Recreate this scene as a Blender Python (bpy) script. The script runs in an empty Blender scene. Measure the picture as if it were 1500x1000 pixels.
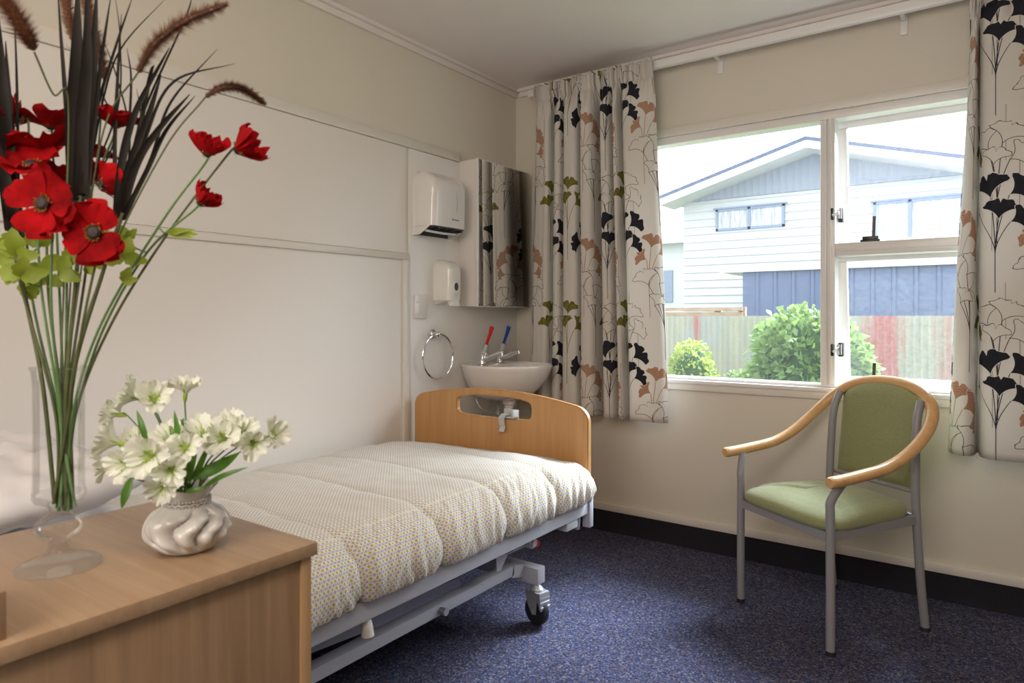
import bpy, bmesh, math, random
from mathutils import Vector, Matrix, noise
random.seed(7)
PI = math.pi
COL = bpy.context.scene.collection

# ------------------------------------------------------------------ objects
INV = {}
def tag(o, label=None, cat=None, group=None, kind=None):
    if label: o['label'] = label
    if cat: o['category'] = cat
    if group: o['group'] = group
    if kind: o['kind'] = kind
    return o
def thing(name, label, cat, loc=(0, 0, 0), rotz=0, group=None):
    o = bpy.data.objects.new(name, None); COL.objects.link(o)
    o.empty_display_size = .05
    o.location = loc; o.rotation_euler = (0, 0, rotz)
    INV[o] = (Matrix.Translation(loc) @ Matrix.Rotation(rotz, 4, 'Z')).inverted()
    return tag(o, label, cat, group)
def mk(name, bm, m, parent=None, local=False, smooth=True, ang=35):
    if parent is not None and not local:
        r = parent
        while r.parent: r = r.parent
        if r in INV: bmesh.ops.transform(bm, matrix=INV[r], verts=bm.verts)
    bmesh.ops.recalc_face_normals(bm, faces=bm.faces)
    me = bpy.data.meshes.new(name)
    if smooth:
        for f in bm.faces: f.smooth = True
        lim = math.radians(ang)
        for e in bm.edges:
            if len(e.link_faces) == 2 and e.calc_face_angle(0) > lim: e.smooth = False
    bm.to_mesh(me); bm.free()
    for k in (m if isinstance(m, (list, tuple)) else [m]): me.materials.append(k)
    o = bpy.data.objects.new(name, me); COL.objects.link(o)
    if parent is not None: o.parent = parent
    return o
def struct(name, bm, m, parent=None, **k):
    o = mk(name, bm, m, parent, **k)
    if parent is None: o['kind'] = 'structure'
    return o
B = bmesh.new
def box(bm, x0, x1, y0, y1, z0, z1, bev=0, seg=2):
    r = bmesh.ops.create_cube(bm, size=1)
    vs = r['verts']
    for v in vs:
        v.co = Vector(((x0 + x1) / 2 + v.co.x * (x1 - x0), (y0 + y1) / 2 + v.co.y * (y1 - y0), (z0 + z1) / 2 + v.co.z * (z1 - z0)))
    if bev:
        es = list({e for v in vs for e in v.link_edges})
        bmesh.ops.bevel(bm, geom=es, offset=bev, segments=seg, affect='EDGES', profile=.5)
    return bm
def spline(pts, n=8):
    P = [Vector(p) for p in pts]
    if len(P) < 3: return [P[0].lerp(P[-1], i / n) for i in range(n + 1)]
    P = [P[0] * 2 - P[1]] + P + [P[-1] * 2 - P[-2]]
    out = []
    for i in range(1, len(P) - 2):
        a, b, c, d = P[i - 1:i + 3]
        for k in range(n):
            t = k / n
            out.append(.5 * ((2 * b) + (c - a) * t + (2 * a - 5 * b + 4 * c - d) * t * t + (3 * b - a - 3 * c + d) * t ** 3))
    out.append(P[-2]); return out
def tube(bm, pts, r, n=10, cap=True, flat=1.0, up=None):
    """sweep a ring along pts; r is a number or a function of 0..1"""
    L = len(pts); rings = []
    t0 = (pts[1] - pts[0]).normalized()
    ref = Vector(up) if up else (Vector((0, 0, 1)) if abs(t0.z) < .9 else Vector((1, 0, 0)))
    nrm = (ref - t0 * ref.dot(t0)).normalized()
    for i, p in enumerate(pts):
        t = (pts[min(i + 1, L - 1)] - pts[max(i - 1, 0)]).normalized()
        nrm = (nrm - t * nrm.dot(t)).normalized(); bn = t.cross(nrm)
        rr = r(i / (L - 1)) if callable(r) else r
        rings.append([bm.verts.new(p + (nrm * math.cos(2 * PI * k / n) * flat + bn * math.sin(2 * PI * k / n)) * rr) for k in range(n)])
    for a, b in zip(rings, rings[1:]):
        for k in range(n): bm.faces.new((a[k], a[(k + 1) % n], b[(k + 1) % n], b[k]))
    if cap:
        bm.faces.new(rings[0][::-1]); bm.faces.new(rings[-1])
    return bm
def rod(bm, a, b, r, n=16, r2=None):
    a, b = Vector(a), Vector(b)
    return tube(bm, [a, b], (lambda t: r + (r2 - r) * t) if r2 is not None else r, n)
def bar(bm, a, b, w, h, up=(0, 0, 1)):
    """rectangular tube from a to b, w across, h along up"""
    a, b = Vector(a), Vector(b); t = (b - a).normalized(); up = Vector(up)
    up = (up - t * up.dot(t)).normalized(); s = t.cross(up)
    q = [(1, 1), (-1, 1), (-1, -1), (1, -1)]
    R1 = [bm.verts.new(a + s * x * w / 2 + up * y * h / 2) for x, y in q]
    R2 = [bm.verts.new(b + s * x * w / 2 + up * y * h / 2) for x, y in q]
    for k in range(4): bm.faces.new((R1[k], R1[(k + 1) % 4], R2[(k + 1) % 4], R2[k]))
    bm.faces.new(R1[::-1]); bm.faces.new(R2); return bm
def loft(bm, rings, cap0=True, cap1=True):
    R = [[bm.verts.new(p) for p in r] for r in rings]; n = len(R[0])
    for a, b in zip(R, R[1:]):
        for k in range(n): bm.faces.new((a[k], a[(k + 1) % n], b[(k + 1) % n], b[k]))
    if cap0: bm.faces.new(R[0][::-1])
    if cap1: bm.faces.new(R[-1])
    return bm
def lathe(bm, prof, c=(0, 0, 0), n=48, fn=None, cap0=True, cap1=False):
    rings = []
    for r, z in prof:
        rings.append([Vector((c[0] + r * (fn(2 * PI * k / n, z) if fn else 1) * math.cos(2 * PI * k / n),
                              c[1] + r * (fn(2 * PI * k / n, z) if fn else 1) * math.sin(2 * PI * k / n), c[2] + z)) for k in range(n)])
    return loft(bm, rings, cap0, cap1)
def prism(bm, loops, to3, depth):
    """2-D loops (outer first, then holes) filled and given thickness along the vector depth"""
    es = []
    for lp in loops:
        vs = [bm.verts.new(to3(*p)) for p in lp]
        es += [bm.edges.new((vs[i], vs[(i + 1) % len(vs)])) for i in range(len(vs))]
    r = bmesh.ops.triangle_fill(bm, use_beauty=True, use_dissolve=False, edges=es)
    fs = [g for g in r['geom'] if isinstance(g, bmesh.types.BMFace)]
    e = bmesh.ops.extrude_face_region(bm, geom=fs)
    bmesh.ops.translate(bm, verts=[g for g in e['geom'] if isinstance(g, bmesh.types.BMVert)], vec=Vector(depth))
    return bm
def rrect(x0, x1, y0, y1, r, n=5):
    out = []
    for cx, cy, a0 in ((x1 - r, y1 - r, 0), (x0 + r, y1 - r, 90), (x0 + r, y0 + r, 180), (x1 - r, y0 + r, 270)):
        for k in range(n + 1):
            a = math.radians(a0 + 90 * k / n); out.append((cx + r * math.cos(a), cy + r * math.sin(a)))
    return out
def sst(a, b, x):
    t = max(0, min(1, (x - a) / (b - a))); return t * t * (3 - 2 * t)
def nz(x, y=0, z=0): return noise.noise(Vector((x, y, z)))

# ------------------------------------------------------------------ materials
def new_mat(name):
    m = bpy.data.materials.new(name); m.use_nodes = True
    nt = m.node_tree; b = nt.nodes['Principled BSDF']
    return m, nt, b
def mat(name, c, rough=.5, metal=0, var=.04, scale=8, bump=0, bscale=200, stretch=(1, 1, 1), coat=0, emit=None, sheen=0, trans=0, ior=None):
    m, nt, b = new_mat(name); N = nt.nodes; L = nt.links
    tc = N.new('ShaderNodeTexCoord'); mp = N.new('ShaderNodeMapping'); mp.inputs['Scale'].default_value = stretch
    L.new(tc.outputs['Object'], mp.inputs['Vector'])
    n = N.new('ShaderNodeTexNoise'); n.inputs['Scale'].default_value = scale; n.inputs['Detail'].default_value = 4
    L.new(mp.outputs[0], n.inputs['Vector'])
    r = N.new('ShaderNodeValToRGB'); L.new(n.outputs['Fac'], r.inputs[0])
    r.color_ramp.elements[0].position = .3; r.color_ramp.elements[1].position = .7
    r.color_ramp.elements[0].color = tuple(max(0, k * (1 - var)) for k in c) + (1,)
    r.color_ramp.elements[1].color = tuple(min(1, k * (1 + var)) for k in c) + (1,)
    L.new(r.outputs[0], b.inputs['Base Color'])
    b.inputs['Roughness'].default_value = rough; b.inputs['Metallic'].default_value = metal
    if coat: b.inputs['Coat Weight'].default_value = coat
    if sheen: b.inputs['Sheen Weight'].default_value = sheen
    if trans: b.inputs['Transmission Weight'].default_value = trans
    if ior: b.inputs['IOR'].default_value = ior
    if bump:
        n2 = N.new('ShaderNodeTexNoise'); n2.inputs['Scale'].default_value = bscale; n2.inputs['Detail'].default_value = 3
        L.new(mp.outputs[0], n2.inputs['Vector'])
        bp = N.new('ShaderNodeBump'); bp.inputs['Strength'].default_value = bump; bp.inputs['Distance'].default_value = .002
        L.new(n2.outputs['Fac'], bp.inputs['Height']); L.new(bp.outputs[0], b.inputs['Normal'])
    return m
def translucent(m, col, fac):
    nt = m.node_tree; b = nt.nodes['Principled BSDF']; o = nt.nodes['Material Output']
    t = nt.nodes.new('ShaderNodeBsdfTranslucent'); t.inputs[0].default_value = col + (1,)
    x = nt.nodes.new('ShaderNodeMixShader'); x.inputs[0].default_value = fac
    nt.links.new(b.outputs[0], x.inputs[1]); nt.links.new(t.outputs[0], x.inputs[2]); nt.links.new(x.outputs[0], o.inputs[0])
    return m
def wood(name, c1, c2, axis, rough=.38, fine=1.0):
    """grain runs along the given object axis"""
    m, nt, b = new_mat(name); N = nt.nodes; L = nt.links
    tc = N.new('ShaderNodeTexCoord'); mp = N.new('ShaderNodeMapping')
    s = [60 * fine] * 3; s['xyz'.index(axis)] = 2.2 * fine
    mp.inputs['Scale'].default_value = s; L.new(tc.outputs['Object'], mp.inputs['Vector'])
    n = N.new('ShaderNodeTexNoise'); n.inputs['Scale'].default_value = 1; n.inputs['Detail'].default_value = 6; n.inputs['Distortion'].default_value = .6
    n.inputs['Roughness'].default_value = .65
    L.new(mp.outputs[0], n.inputs['Vector'])
    mp2 = N.new('ShaderNodeMapping'); s2 = [9 * fine] * 3; s2['xyz'.index(axis)] = .7 * fine
    mp2.inputs['Scale'].default_value = s2; L.new(tc.outputs['Object'], mp2.inputs['Vector'])
    n2 = N.new('ShaderNodeTexNoise'); n2.inputs['Scale'].default_value = 1; n2.inputs['Detail'].default_value = 3; n2.inputs['Distortion'].default_value = 1.2
    L.new(mp2.outputs[0], n2.inputs['Vector'])
    ad = N.new('ShaderNodeMath'); ad.operation = 'MULTIPLY_ADD'; ad.inputs[1].default_value = .55; L.new(n.outputs['Fac'], ad.inputs[0])
    ml = N.new('ShaderNodeMath'); ml.operation = 'MULTIPLY'; ml.inputs[1].default_value = .45; L.new(n2.outputs['Fac'], ml.inputs[0]); L.new(ml.outputs[0], ad.inputs[2])
    r = N.new('ShaderNodeValToRGB'); L.new(ad.outputs[0], r.inputs[0])
    r.color_ramp.elements[0].position = .36; r.color_ramp.elements[0].color = c2 + (1,)
    r.color_ramp.elements[1].position = .6; r.color_ramp.elements[1].color = c1 + (1,)
    L.new(r.outputs[0], b.inputs['Base Color']); b.inputs['Roughness'].default_value = rough
    bp = N.new('ShaderNodeBump'); bp.inputs['Strength'].default_value = .12; bp.inputs['Distance'].default_value = .001
    L.new(n.outputs['Fac'], bp.inputs['Height']); L.new(bp.outputs[0], b.inputs['Normal'])
    return m
def thin_glass(name, tint=(.97, .98, .98), gl=.06, haze=0.0):
    m = bpy.data.materials.new(name); m.use_nodes = True; nt = m.node_tree; N = nt.nodes; L = nt.links
    N.remove(N['Principled BSDF'])
    t = N.new('ShaderNodeBsdfTransparent'); t.inputs[0].default_value = tint + (1,)
    g = N.new('ShaderNodeBsdfGlossy'); g.inputs['Roughness'].default_value = .02
    f = N.new('ShaderNodeLayerWeight'); f.inputs['Blend'].default_value = .25
    mm = N.new('ShaderNodeMath'); mm.operation = 'MULTIPLY'; mm.inputs[1].default_value = gl * 4; L.new(f.outputs['Fresnel'], mm.inputs[0])
    x = N.new('ShaderNodeMixShader'); L.new(mm.outputs[0], x.inputs[0]); L.new(t.outputs[0], x.inputs[1]); L.new(g.outputs[0], x.inputs[2])
    last = x
    if haze:   # pale veil: dust and painted haze on panes, lightening on the vase foot
        tc = N.new('ShaderNodeTexCoord'); n = N.new('ShaderNodeTexNoise'); n.inputs['Scale'].default_value = 60; n.inputs['Detail'].default_value = 6
        L.new(tc.outputs['Object'], n.inputs['Vector'])
        h = N.new('ShaderNodeMath'); h.operation = 'MULTIPLY'; h.inputs[1].default_value = haze * 2; L.new(n.outputs['Fac'], h.inputs[0])
        d = N.new('ShaderNodeBsdfTranslucent'); d.inputs[0].default_value = (.9, .93, 1, 1)
        x2 = N.new('ShaderNodeMixShader'); L.new(h.outputs[0], x2.inputs[0]); L.new(x.outputs[0], x2.inputs[1]); L.new(d.outputs[0], x2.inputs[2]); last = x2
    L.new(last.outputs[0], N['Material Output'].inputs[0])
    return m

# expression sockets for procedural prints
NT = None
class S:
    def __init__(s, k): s.k = k
    def __add__(a, b): return M('ADD', a, b)
    def __radd__(a, b): return M('ADD', b, a)
    def __sub__(a, b): return M('SUBTRACT', a, b)
    def __rsub__(a, b): return M('SUBTRACT', b, a)
    def __mul__(a, b): return M('MULTIPLY', a, b)
    def __rmul__(a, b): return M('MULTIPLY', b, a)
    def __truediv__(a, b): return M('DIVIDE', a, b)
def M(op, *a):
    n = NT.nodes.new('ShaderNodeMath'); n.operation = op
    for i, v in enumerate(a):
        if isinstance(v, S): NT.links.new(v.k, n.inputs[i])
        else: n.inputs[i].default_value = v
    return S(n.outputs[0])
def mixc(fac, a, b):
    n = NT.nodes.new('ShaderNodeMix'); n.data_type = 'RGBA'
    NT.links.new(fac.k, n.inputs[0]) if isinstance(fac, S) else setattr(n.inputs[0], 'default_value', fac)
    for i, v in ((6, a), (7, b)):
        if isinstance(v, S): NT.links.new(v.k, n.inputs[i])
        else: n.inputs[i].default_value = tuple(v) + (1,)
    return S(n.outputs[2])

def curtain_print():
    """cream cloth printed with fan-shaped leaves; u and v are metres of cloth"""
    global NT
    m, NT, b = new_mat('printed_curtain_cloth')
    uv = NT.nodes.new('ShaderNodeUVMap'); uv.uv_map = 'cloth'
    sp = NT.nodes.new('ShaderNodeSeparateXYZ'); NT.links.new(uv.outputs[0], sp.inputs[0])
    wn = NT.nodes.new('ShaderNodeTexNoise'); wn.inputs['Scale'].default_value = 55; wn.inputs['Detail'].default_value = 1
    NT.links.new(uv.outputs[0], wn.inputs['Vector'])
    U, V = S(sp.outputs[0]), S(sp.outputs[1]); WN = S(wn.outputs['Fac'])
    W, H = .46, .635
    cream = (.72, .695, .65)
    col = mixc(0.0, cream, cream)
    def wrap(x, c, per): return (M('FRACT', (x - c) / per + 40.5) - .5) * per
    # long thin vertical lines
    for (c, z0, ln, sh) in ((.02, .3, .22, (.22, .2, .2)), (.2, .12, .26, (.3, .28, .26)), (.235, .45, .2, (.35, .33, .2)), (.40, .2, .24, (.3, .27, .25)), (.44, .5, .2, (.3, .28, .22))):
        du = M('ABSOLUTE', wrap(U, c, W)); dv = M('ABSOLUTE', wrap(V, z0, H))
        col = mixc(M('LESS_THAN', du, .0013) * M('LESS_THAN', dv, ln / 2) * .8, col, sh)
    def motif(cu, cv, leaves, root, color, style, line):
        nonlocal col
        du, dv = wrap(U, cu, W), wrap(V, cv, H)
        leaves = [(x * 1.22, y * 1.22, an, R * 1.12) for x, y, an, R in leaves]; root = (root[0], root[1] * 1.1)
        for (x, y, ang, R) in leaves:      # stems first
            k = M('DIVIDE', dv - root[1], y - root[1])
            kk = M('POWER', M('MAXIMUM', k, 0.0), 1.7)
            on = M('LESS_THAN', M('ABSOLUTE', du - (kk * (x - root[0]) + root[0])), .0014) * M('GREATER_THAN', k, 0.0) * M('LESS_THAN', k, 1.02)
            col = mixc(on, col, line)
        st = M('LESS_THAN', M('ABSOLUTE', du - root[0]), .0013) * M('LESS_THAN', dv, root[1]) * M('GREATER_THAN', dv, root[1] - .14)
        col = mixc(st, col, line)
        for (x, y, ang, R) in leaves:
            ca, sa = math.cos(math.radians(ang)), math.sin(math.radians(ang))
            dx, dy = du - x, dv - y
            a = dx * ca + dy * sa; q = dy * ca - dx * sa
            r = M('SQRT', a * a + q * q); th = M('ARCTAN2', q, a); at = M('ABSOLUTE', th)
            edge = M('SINE', th * 13.0 + x * 90) * (.035 * R) + (1.0 * R) - M('MAXIMUM', .10 - at, 0.0) * (2.2 * R) + (WN - .5) * (.14 * R)
            A = M('MINIMUM', r * (1.15 / R), 1.0) * .62 + .32
            d = M('MINIMUM', edge - r, (A - at) * r)
            ins = M('GREATER_THAN', d, 0.0)
            halo = M('GREATER_THAN', d, -.0022)
            if style == 'line':
                col = mixc(M('LESS_THAN', M('ABSOLUTE', d + .0005), .0011), mixc(ins, col, cream), line)
                continue
            col = mixc(halo, col, cream)
            if style == 'tan':
                vn = M('GREATER_THAN', M('SINE', r * 620.0 + M('SINE', th * 7.0) * 2.2 + WN * 5), .72) * .45
                fill = mixc(vn, color, (.68, .50, .40))
            elif style == 'olive':
                vn = M('GREATER_THAN', M('SINE', th * 9.0 + r * 120.0 + WN * 6), .86) * .8
                fill = mixc(vn, color, (.07, .065, .02))
            else:
                fill = mixc(WN * .5, color, (.03, .033, .045))
            col = mixc(ins, col, fill)
    tan, olive, navy = (.42, .235, .15), (.20, .19, .03), (.009, .010, .019)
    dk = (.07, .045, .045)
    O = .03   # the tan cluster sits on the side hem
    motif(.08 + O, 2.03, [(-.012, .035, 75, .062), (.012, .01, 25, .066), (-.03, -.01, 150, .05), (.018, -.045, -10, .055)], (-.03, -.13), tan, 'tan', (.42, .24, .16))
    motif(.085 + O, 1.86, [(-.03, .03, 110, .07), (.01, .035, 50, .07), (.02, -.01, 10, .06), (-.01, -.05, 60, .05)], (.03, -.16), dk, 'line', dk)
    motif(.235 + O, 1.70, [(-.012, .05, 80, .062), (-.02, -.01, 110, .06), (.018, -.015, 35, .064)], (-.015, -.14), olive, 'olive', (.20, .19, .05))
    motif(.385 + O, 1.66, [(-.022, .045, 125, .066), (.012, .06, 65, .07), (.03, .01, 25, .06), (-.01, 0, 80, .055)], (.0, -.13), dk, 'line', dk)
    motif(.375 + O, 1.505, [(-.055, -.012, 175, .06), (-.008, .03, 102, .078), (.038, .035, 30, .066), (.012, -.035, 85, .066), (.04, -.045, 22, .055)], (.005, -.15), navy, 'navy', (.03, .03, .06))
    NT.links.new(col.k, b.inputs['Base Color']); b.inputs['Roughness'].default_value = .85
    n2 = NT.nodes.new('ShaderNodeTexNoise'); n2.inputs['Scale'].default_value = 900; NT.links.new(uv.outputs[0], n2.inputs['Vector'])
    bp = NT.nodes.new('ShaderNodeBump'); bp.inputs['Strength'].default_value = .15; bp.inputs['Distance'].default_value = .001
    NT.links.new(n2.outputs['Fac'], bp.inputs['Height']); NT.links.new(bp.outputs[0], b.inputs['Normal'])
    t = NT.nodes.new('ShaderNodeBsdfTranslucent'); NT.links.new(col.k, t.inputs[0])
    x = NT.nodes.new('ShaderNodeMixShader'); x.inputs[0].default_value = .22
    NT.links.new(b.outputs[0], x.inputs[1]); NT.links.new(t.outputs[0], x.inputs[2]); NT.links.new(x.outputs[0], NT.nodes['Material Output'].inputs[0])
    return m

def dotted_cloth():
    global NT
    m, NT, b = new_mat('dotted_duvet_cloth')
    uv = NT.nodes.new('ShaderNodeUVMap'); uv.uv_map = 'cloth'
    sp = NT.nodes.new('ShaderNodeSeparateXYZ'); NT.links.new(uv.outputs[0], sp.inputs[0])
    U, V = S(sp.outputs[0]), S(sp.outputs[1]); p = .0125
    def dots(ou, ov, rad):
        a = M('FRACT', U / p + ou) - .5; c = M('FRACT', V / p + ov) - .5
        return M('LESS_THAN', a * a + c * c, rad * rad)
    cream = (.74, .72, .695)
    col = mixc(dots(0, 0, .25), cream, (.47, .44, .10))
    col = mixc(dots(.5, .5, .25), col, (.47, .40, .49))
    col = mixc(dots(.5, 0, .16), col, (.52, .46, .54))
    # pale lengthwise stitching lines
    ln = M('LESS_THAN', M('ABSOLUTE', M('FRACT', (U + .01) / .26 + 8.0) - .5), .006)
    col = mixc(ln, col, (.72, .70, .60))
    NT.links.new(col.k, b.inputs['Base Color']); b.inputs['Roughness'].default_value = .9
    return m

def carpet():
    m, nt, b = new_mat('navy_carpet'); N = nt.nodes; L = nt.links
    tc = N.new('ShaderNodeTexCoord')
    v = N.new('ShaderNodeTexVoronoi'); v.inputs['Scale'].default_value = 190; L.new(tc.outputs['Object'], v.inputs['Vector'])
    n = N.new('ShaderNodeTexNoise'); n.inputs['Scale'].default_value = 240; n.inputs['Detail'].default_value = 2; L.new(tc.outputs['Object'], n.inputs['Vector'])
    sp = N.new('ShaderNodeSeparateXYZ'); L.new(v.outputs['Color'], sp.inputs[0])
    r = N.new('ShaderNodeValToRGB'); L.new(sp.outputs[0], r.inputs[0]); cr = r.color_ramp; cr.interpolation = 'CONSTANT'
    cr.elements[0].color = (.030, .034, .072, 1); cr.elements[1].position = .3; cr.elements[1].color = (.058, .064, .12, 1)
    for p, c in ((.55, (.085, .088, .15, 1)), (.74, (.10, .075, .075, 1)), (.86, (.16, .16, .20, 1)), (.95, (.04, .035, .05, 1))):
        e = cr.elements.new(p); e.color = c
    n3 = N.new('ShaderNodeTexNoise'); n3.inputs['Scale'].default_value = 3; n3.inputs['Detail'].default_value = 4; L.new(tc.outputs['Object'], n3.inputs['Vector'])
    hs = N.new('ShaderNodeHueSaturation'); L.new(r.outputs[0], hs.inputs['Color'])
    mr = N.new('ShaderNodeMapRange'); mr.inputs[3].default_value = .75; mr.inputs[4].default_value = 1.25; L.new(n3.outputs['Fac'], mr.inputs[0]); L.new(mr.outputs[0], hs.inputs['Value'])
    L.new(hs.outputs[0], b.inputs['Base Color']); b.inputs['Roughness'].default_value = 1; b.inputs['Specular IOR Level'].default_value = .1
    bp = N.new('ShaderNodeBump'); bp.inputs['Strength'].default_value = .7; bp.inputs['Distance'].default_value = .004
    L.new(n.outputs['Fac'], bp.inputs['Height']); L.new(bp.outputs[0], b.inputs['Normal'])
    return m

m_wall = mat('cream_wall_paint', (.66, .62, .535), .6, var=.012, scale=2, bump=.05, bscale=300)
m_panel = mat('pale_panel_paint', (.73, .70, .66), .35, var=.01, scale=1.5)
m_panel2 = mat('white_panel_paint', (.74, .73, .71), .3, var=.01)
m_trim = mat('cream_trim_paint', (.70, .665, .61), .35, var=.01)
m_ceil = mat('ceiling_paint', (.78, .73, .71), .8, var=.01)
m_white = mat('white_joinery_paint', (.76, .75, .74), .3, var=.01)
m_carpet = carpet()
m_cove = mat('dark_carpet_cove', (.012, .011, .018), 1, var=.5, scale=300)
m_print = curtain_print()
m_duvet = dotted_cloth()
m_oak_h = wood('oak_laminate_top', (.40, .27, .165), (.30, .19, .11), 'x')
m_oak_v = wood('oak_laminate_side', (.32, .205, .12), (.22, .135, .075), 'z')  # darker than the top: shade of the upright faces put into the colour
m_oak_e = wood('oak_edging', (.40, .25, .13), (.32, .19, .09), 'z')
m_beech = wood('beech_board', (.55, .30, .12), (.46, .24, .085), 'z', .35)
m_bent = wood('bentwood_beech', (.64, .39, .18), (.56, .31, .12), 'x', .3)
m_bedsteel = mat('pale_grey_bed_steel', (.47, .48, .53), .35, var=.01)
m_dsteel = mat('dark_steel', (.16, .16, .17), .4, metal=.4)  # dark grey steel of the actuator and sub-frame
m_zinc = mat('zinc_plated_steel', (.50, .52, .54), .4, metal=.55)
m_chrome = mat('chrome', (.80, .80, .82), .08, metal=1, var=0)
m_rubber = mat('dark_rubber', (.02, .021, .026), .5)
m_plast = mat('white_plastic', (.74, .72, .70), .15, var=.01, coat=.5)
m_plast2 = mat('ivory_plastic', (.75, .74, .69), .15, var=.01, coat=.5)
m_greyp = mat('grey_plastic', (.50, .52, .53), .35)
m_dkp = mat('charcoal_plastic', (.05, .055, .055), .3)
m_red = mat('red_plastic', (.55, .012, .015), .3)
m_blue = mat('blue_plastic', (.01, .06, .32), .3)
m_blueink = mat('blue_ink', (.03, .07, .25), .4)
m_porc = mat('white_porcelain', (.78, .755, .73), .08, var=.005, coat=.6)
m_mirror = mat('mirror_silver', (.90, .91, .89), .0, metal=1, var=0)
m_green = mat('olive_seat_fabric', (.26, .275, .12), .9, var=.10, scale=70, bump=.6, bscale=350, stretch=(1, 1, 4), sheen=.3)
m_gsteel = mat('grey_powder_coat', (.26, .26, .275), .38, var=.02)
m_black = mat('black_metal', (.015, .015, .018), .3)
m_pillow = translucent(mat('white_pillow_cotton', (.84, .82, .83), .85, var=.02, bump=.1, bscale=400), (.7, .7, .7), .1)
m_poppy = translucent(mat('red_poppy_silk', (.27, .002, .004), .85, var=.5, scale=30), (.34, .002, .003), .2)
m_poppy.node_tree.nodes['Principled BSDF'].inputs['Specular IOR Level'].default_value = .12
m_pcentre = mat('poppy_black_centre', (.02, .012, .008), .7)
m_pollen = mat('ochre_stamens', (.20, .085, .012), .7, var=.4, scale=200)
m_calyx = mat('pale_green_calyx', (.36, .40, .22), .7)
m_stem = mat('green_flower_stem', (.09, .18, .055), .5, var=.25, scale=30)
m_dstem = mat('olive_brown_stem', (.07, .085, .025), .5, var=.25, scale=30)
m_sprig = translucent(mat('lime_green_leaf', (.24, .31, .03), .55, var=.25, scale=40), (.42, .55, .04), .35)
m_blade = mat('dark_grass_blade', (.011, .008, .006), .6, var=.6, scale=14, stretch=(6, 6, .4))
m_fox = mat('brown_foxtail_bristle', (.34, .18, .11), .9, var=.6, scale=260)
m_petal = translucent(mat('white_lily_petal', (.82, .84, .76), .6, var=.05, scale=50), (.8, .85, .6), .3)
m_lime = translucent(mat('lime_flower_throat', (.42, .55, .08), .6, var=.2, scale=50), (.5, .7, .1), .3)
m_leaf = translucent(mat('glossy_green_leaf', (.06, .16, .015), .35, var=.3, scale=40), (.15, .4, .02), .2)
m_ceram = mat('pearl_glazed_ceramic', (.52, .50, .48), .28, var=.1, scale=18, coat=.35)
m_inside = mat('dark_vase_inside', (.12, .09, .06), .6)
m_glass = thin_glass('window_glass', haze=.008)
m_dusty_haze = thin_glass('hazy_dusty_window_glass', haze=.016)  # dust plus a painted haze that washes out the view
def solid_glass():
    m, nt, b = new_mat('clear_vase_glass'); N = nt.nodes; L = nt.links
    b.inputs['Transmission Weight'].default_value = 1; b.inputs['Roughness'].default_value = .0; b.inputs['IOR'].default_value = 1.46
    t = N.new('ShaderNodeBsdfTransparent'); t.inputs[0].default_value = (.97, .98, .98, 1)
    lw = N.new('ShaderNodeLayerWeight'); lw.inputs['Blend'].default_value = .3
    g = N.new('ShaderNodeBsdfGlossy'); g.inputs['Roughness'].default_value = .01
    x = N.new('ShaderNodeMixShader'); L.new(lw.outputs['Fresnel'], x.inputs[0]); L.new(t.outputs[0], x.inputs[1]); L.new(g.outputs[0], x.inputs[2])
    return m, x
m_sglass, _ = solid_glass()
m_tglass = thin_glass('thin_vase_glass', tint=(.985, .99, .99), gl=.07)

m_fglass = thin_glass('moulded_vase_glass', tint=(.985, .99, .99), gl=.12, haze=.05)  # whitish veil brightens the foot in place of lit glass

m_blade.node_tree.nodes['Principled BSDF'].inputs['Specular IOR Level'].default_value = .2

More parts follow.
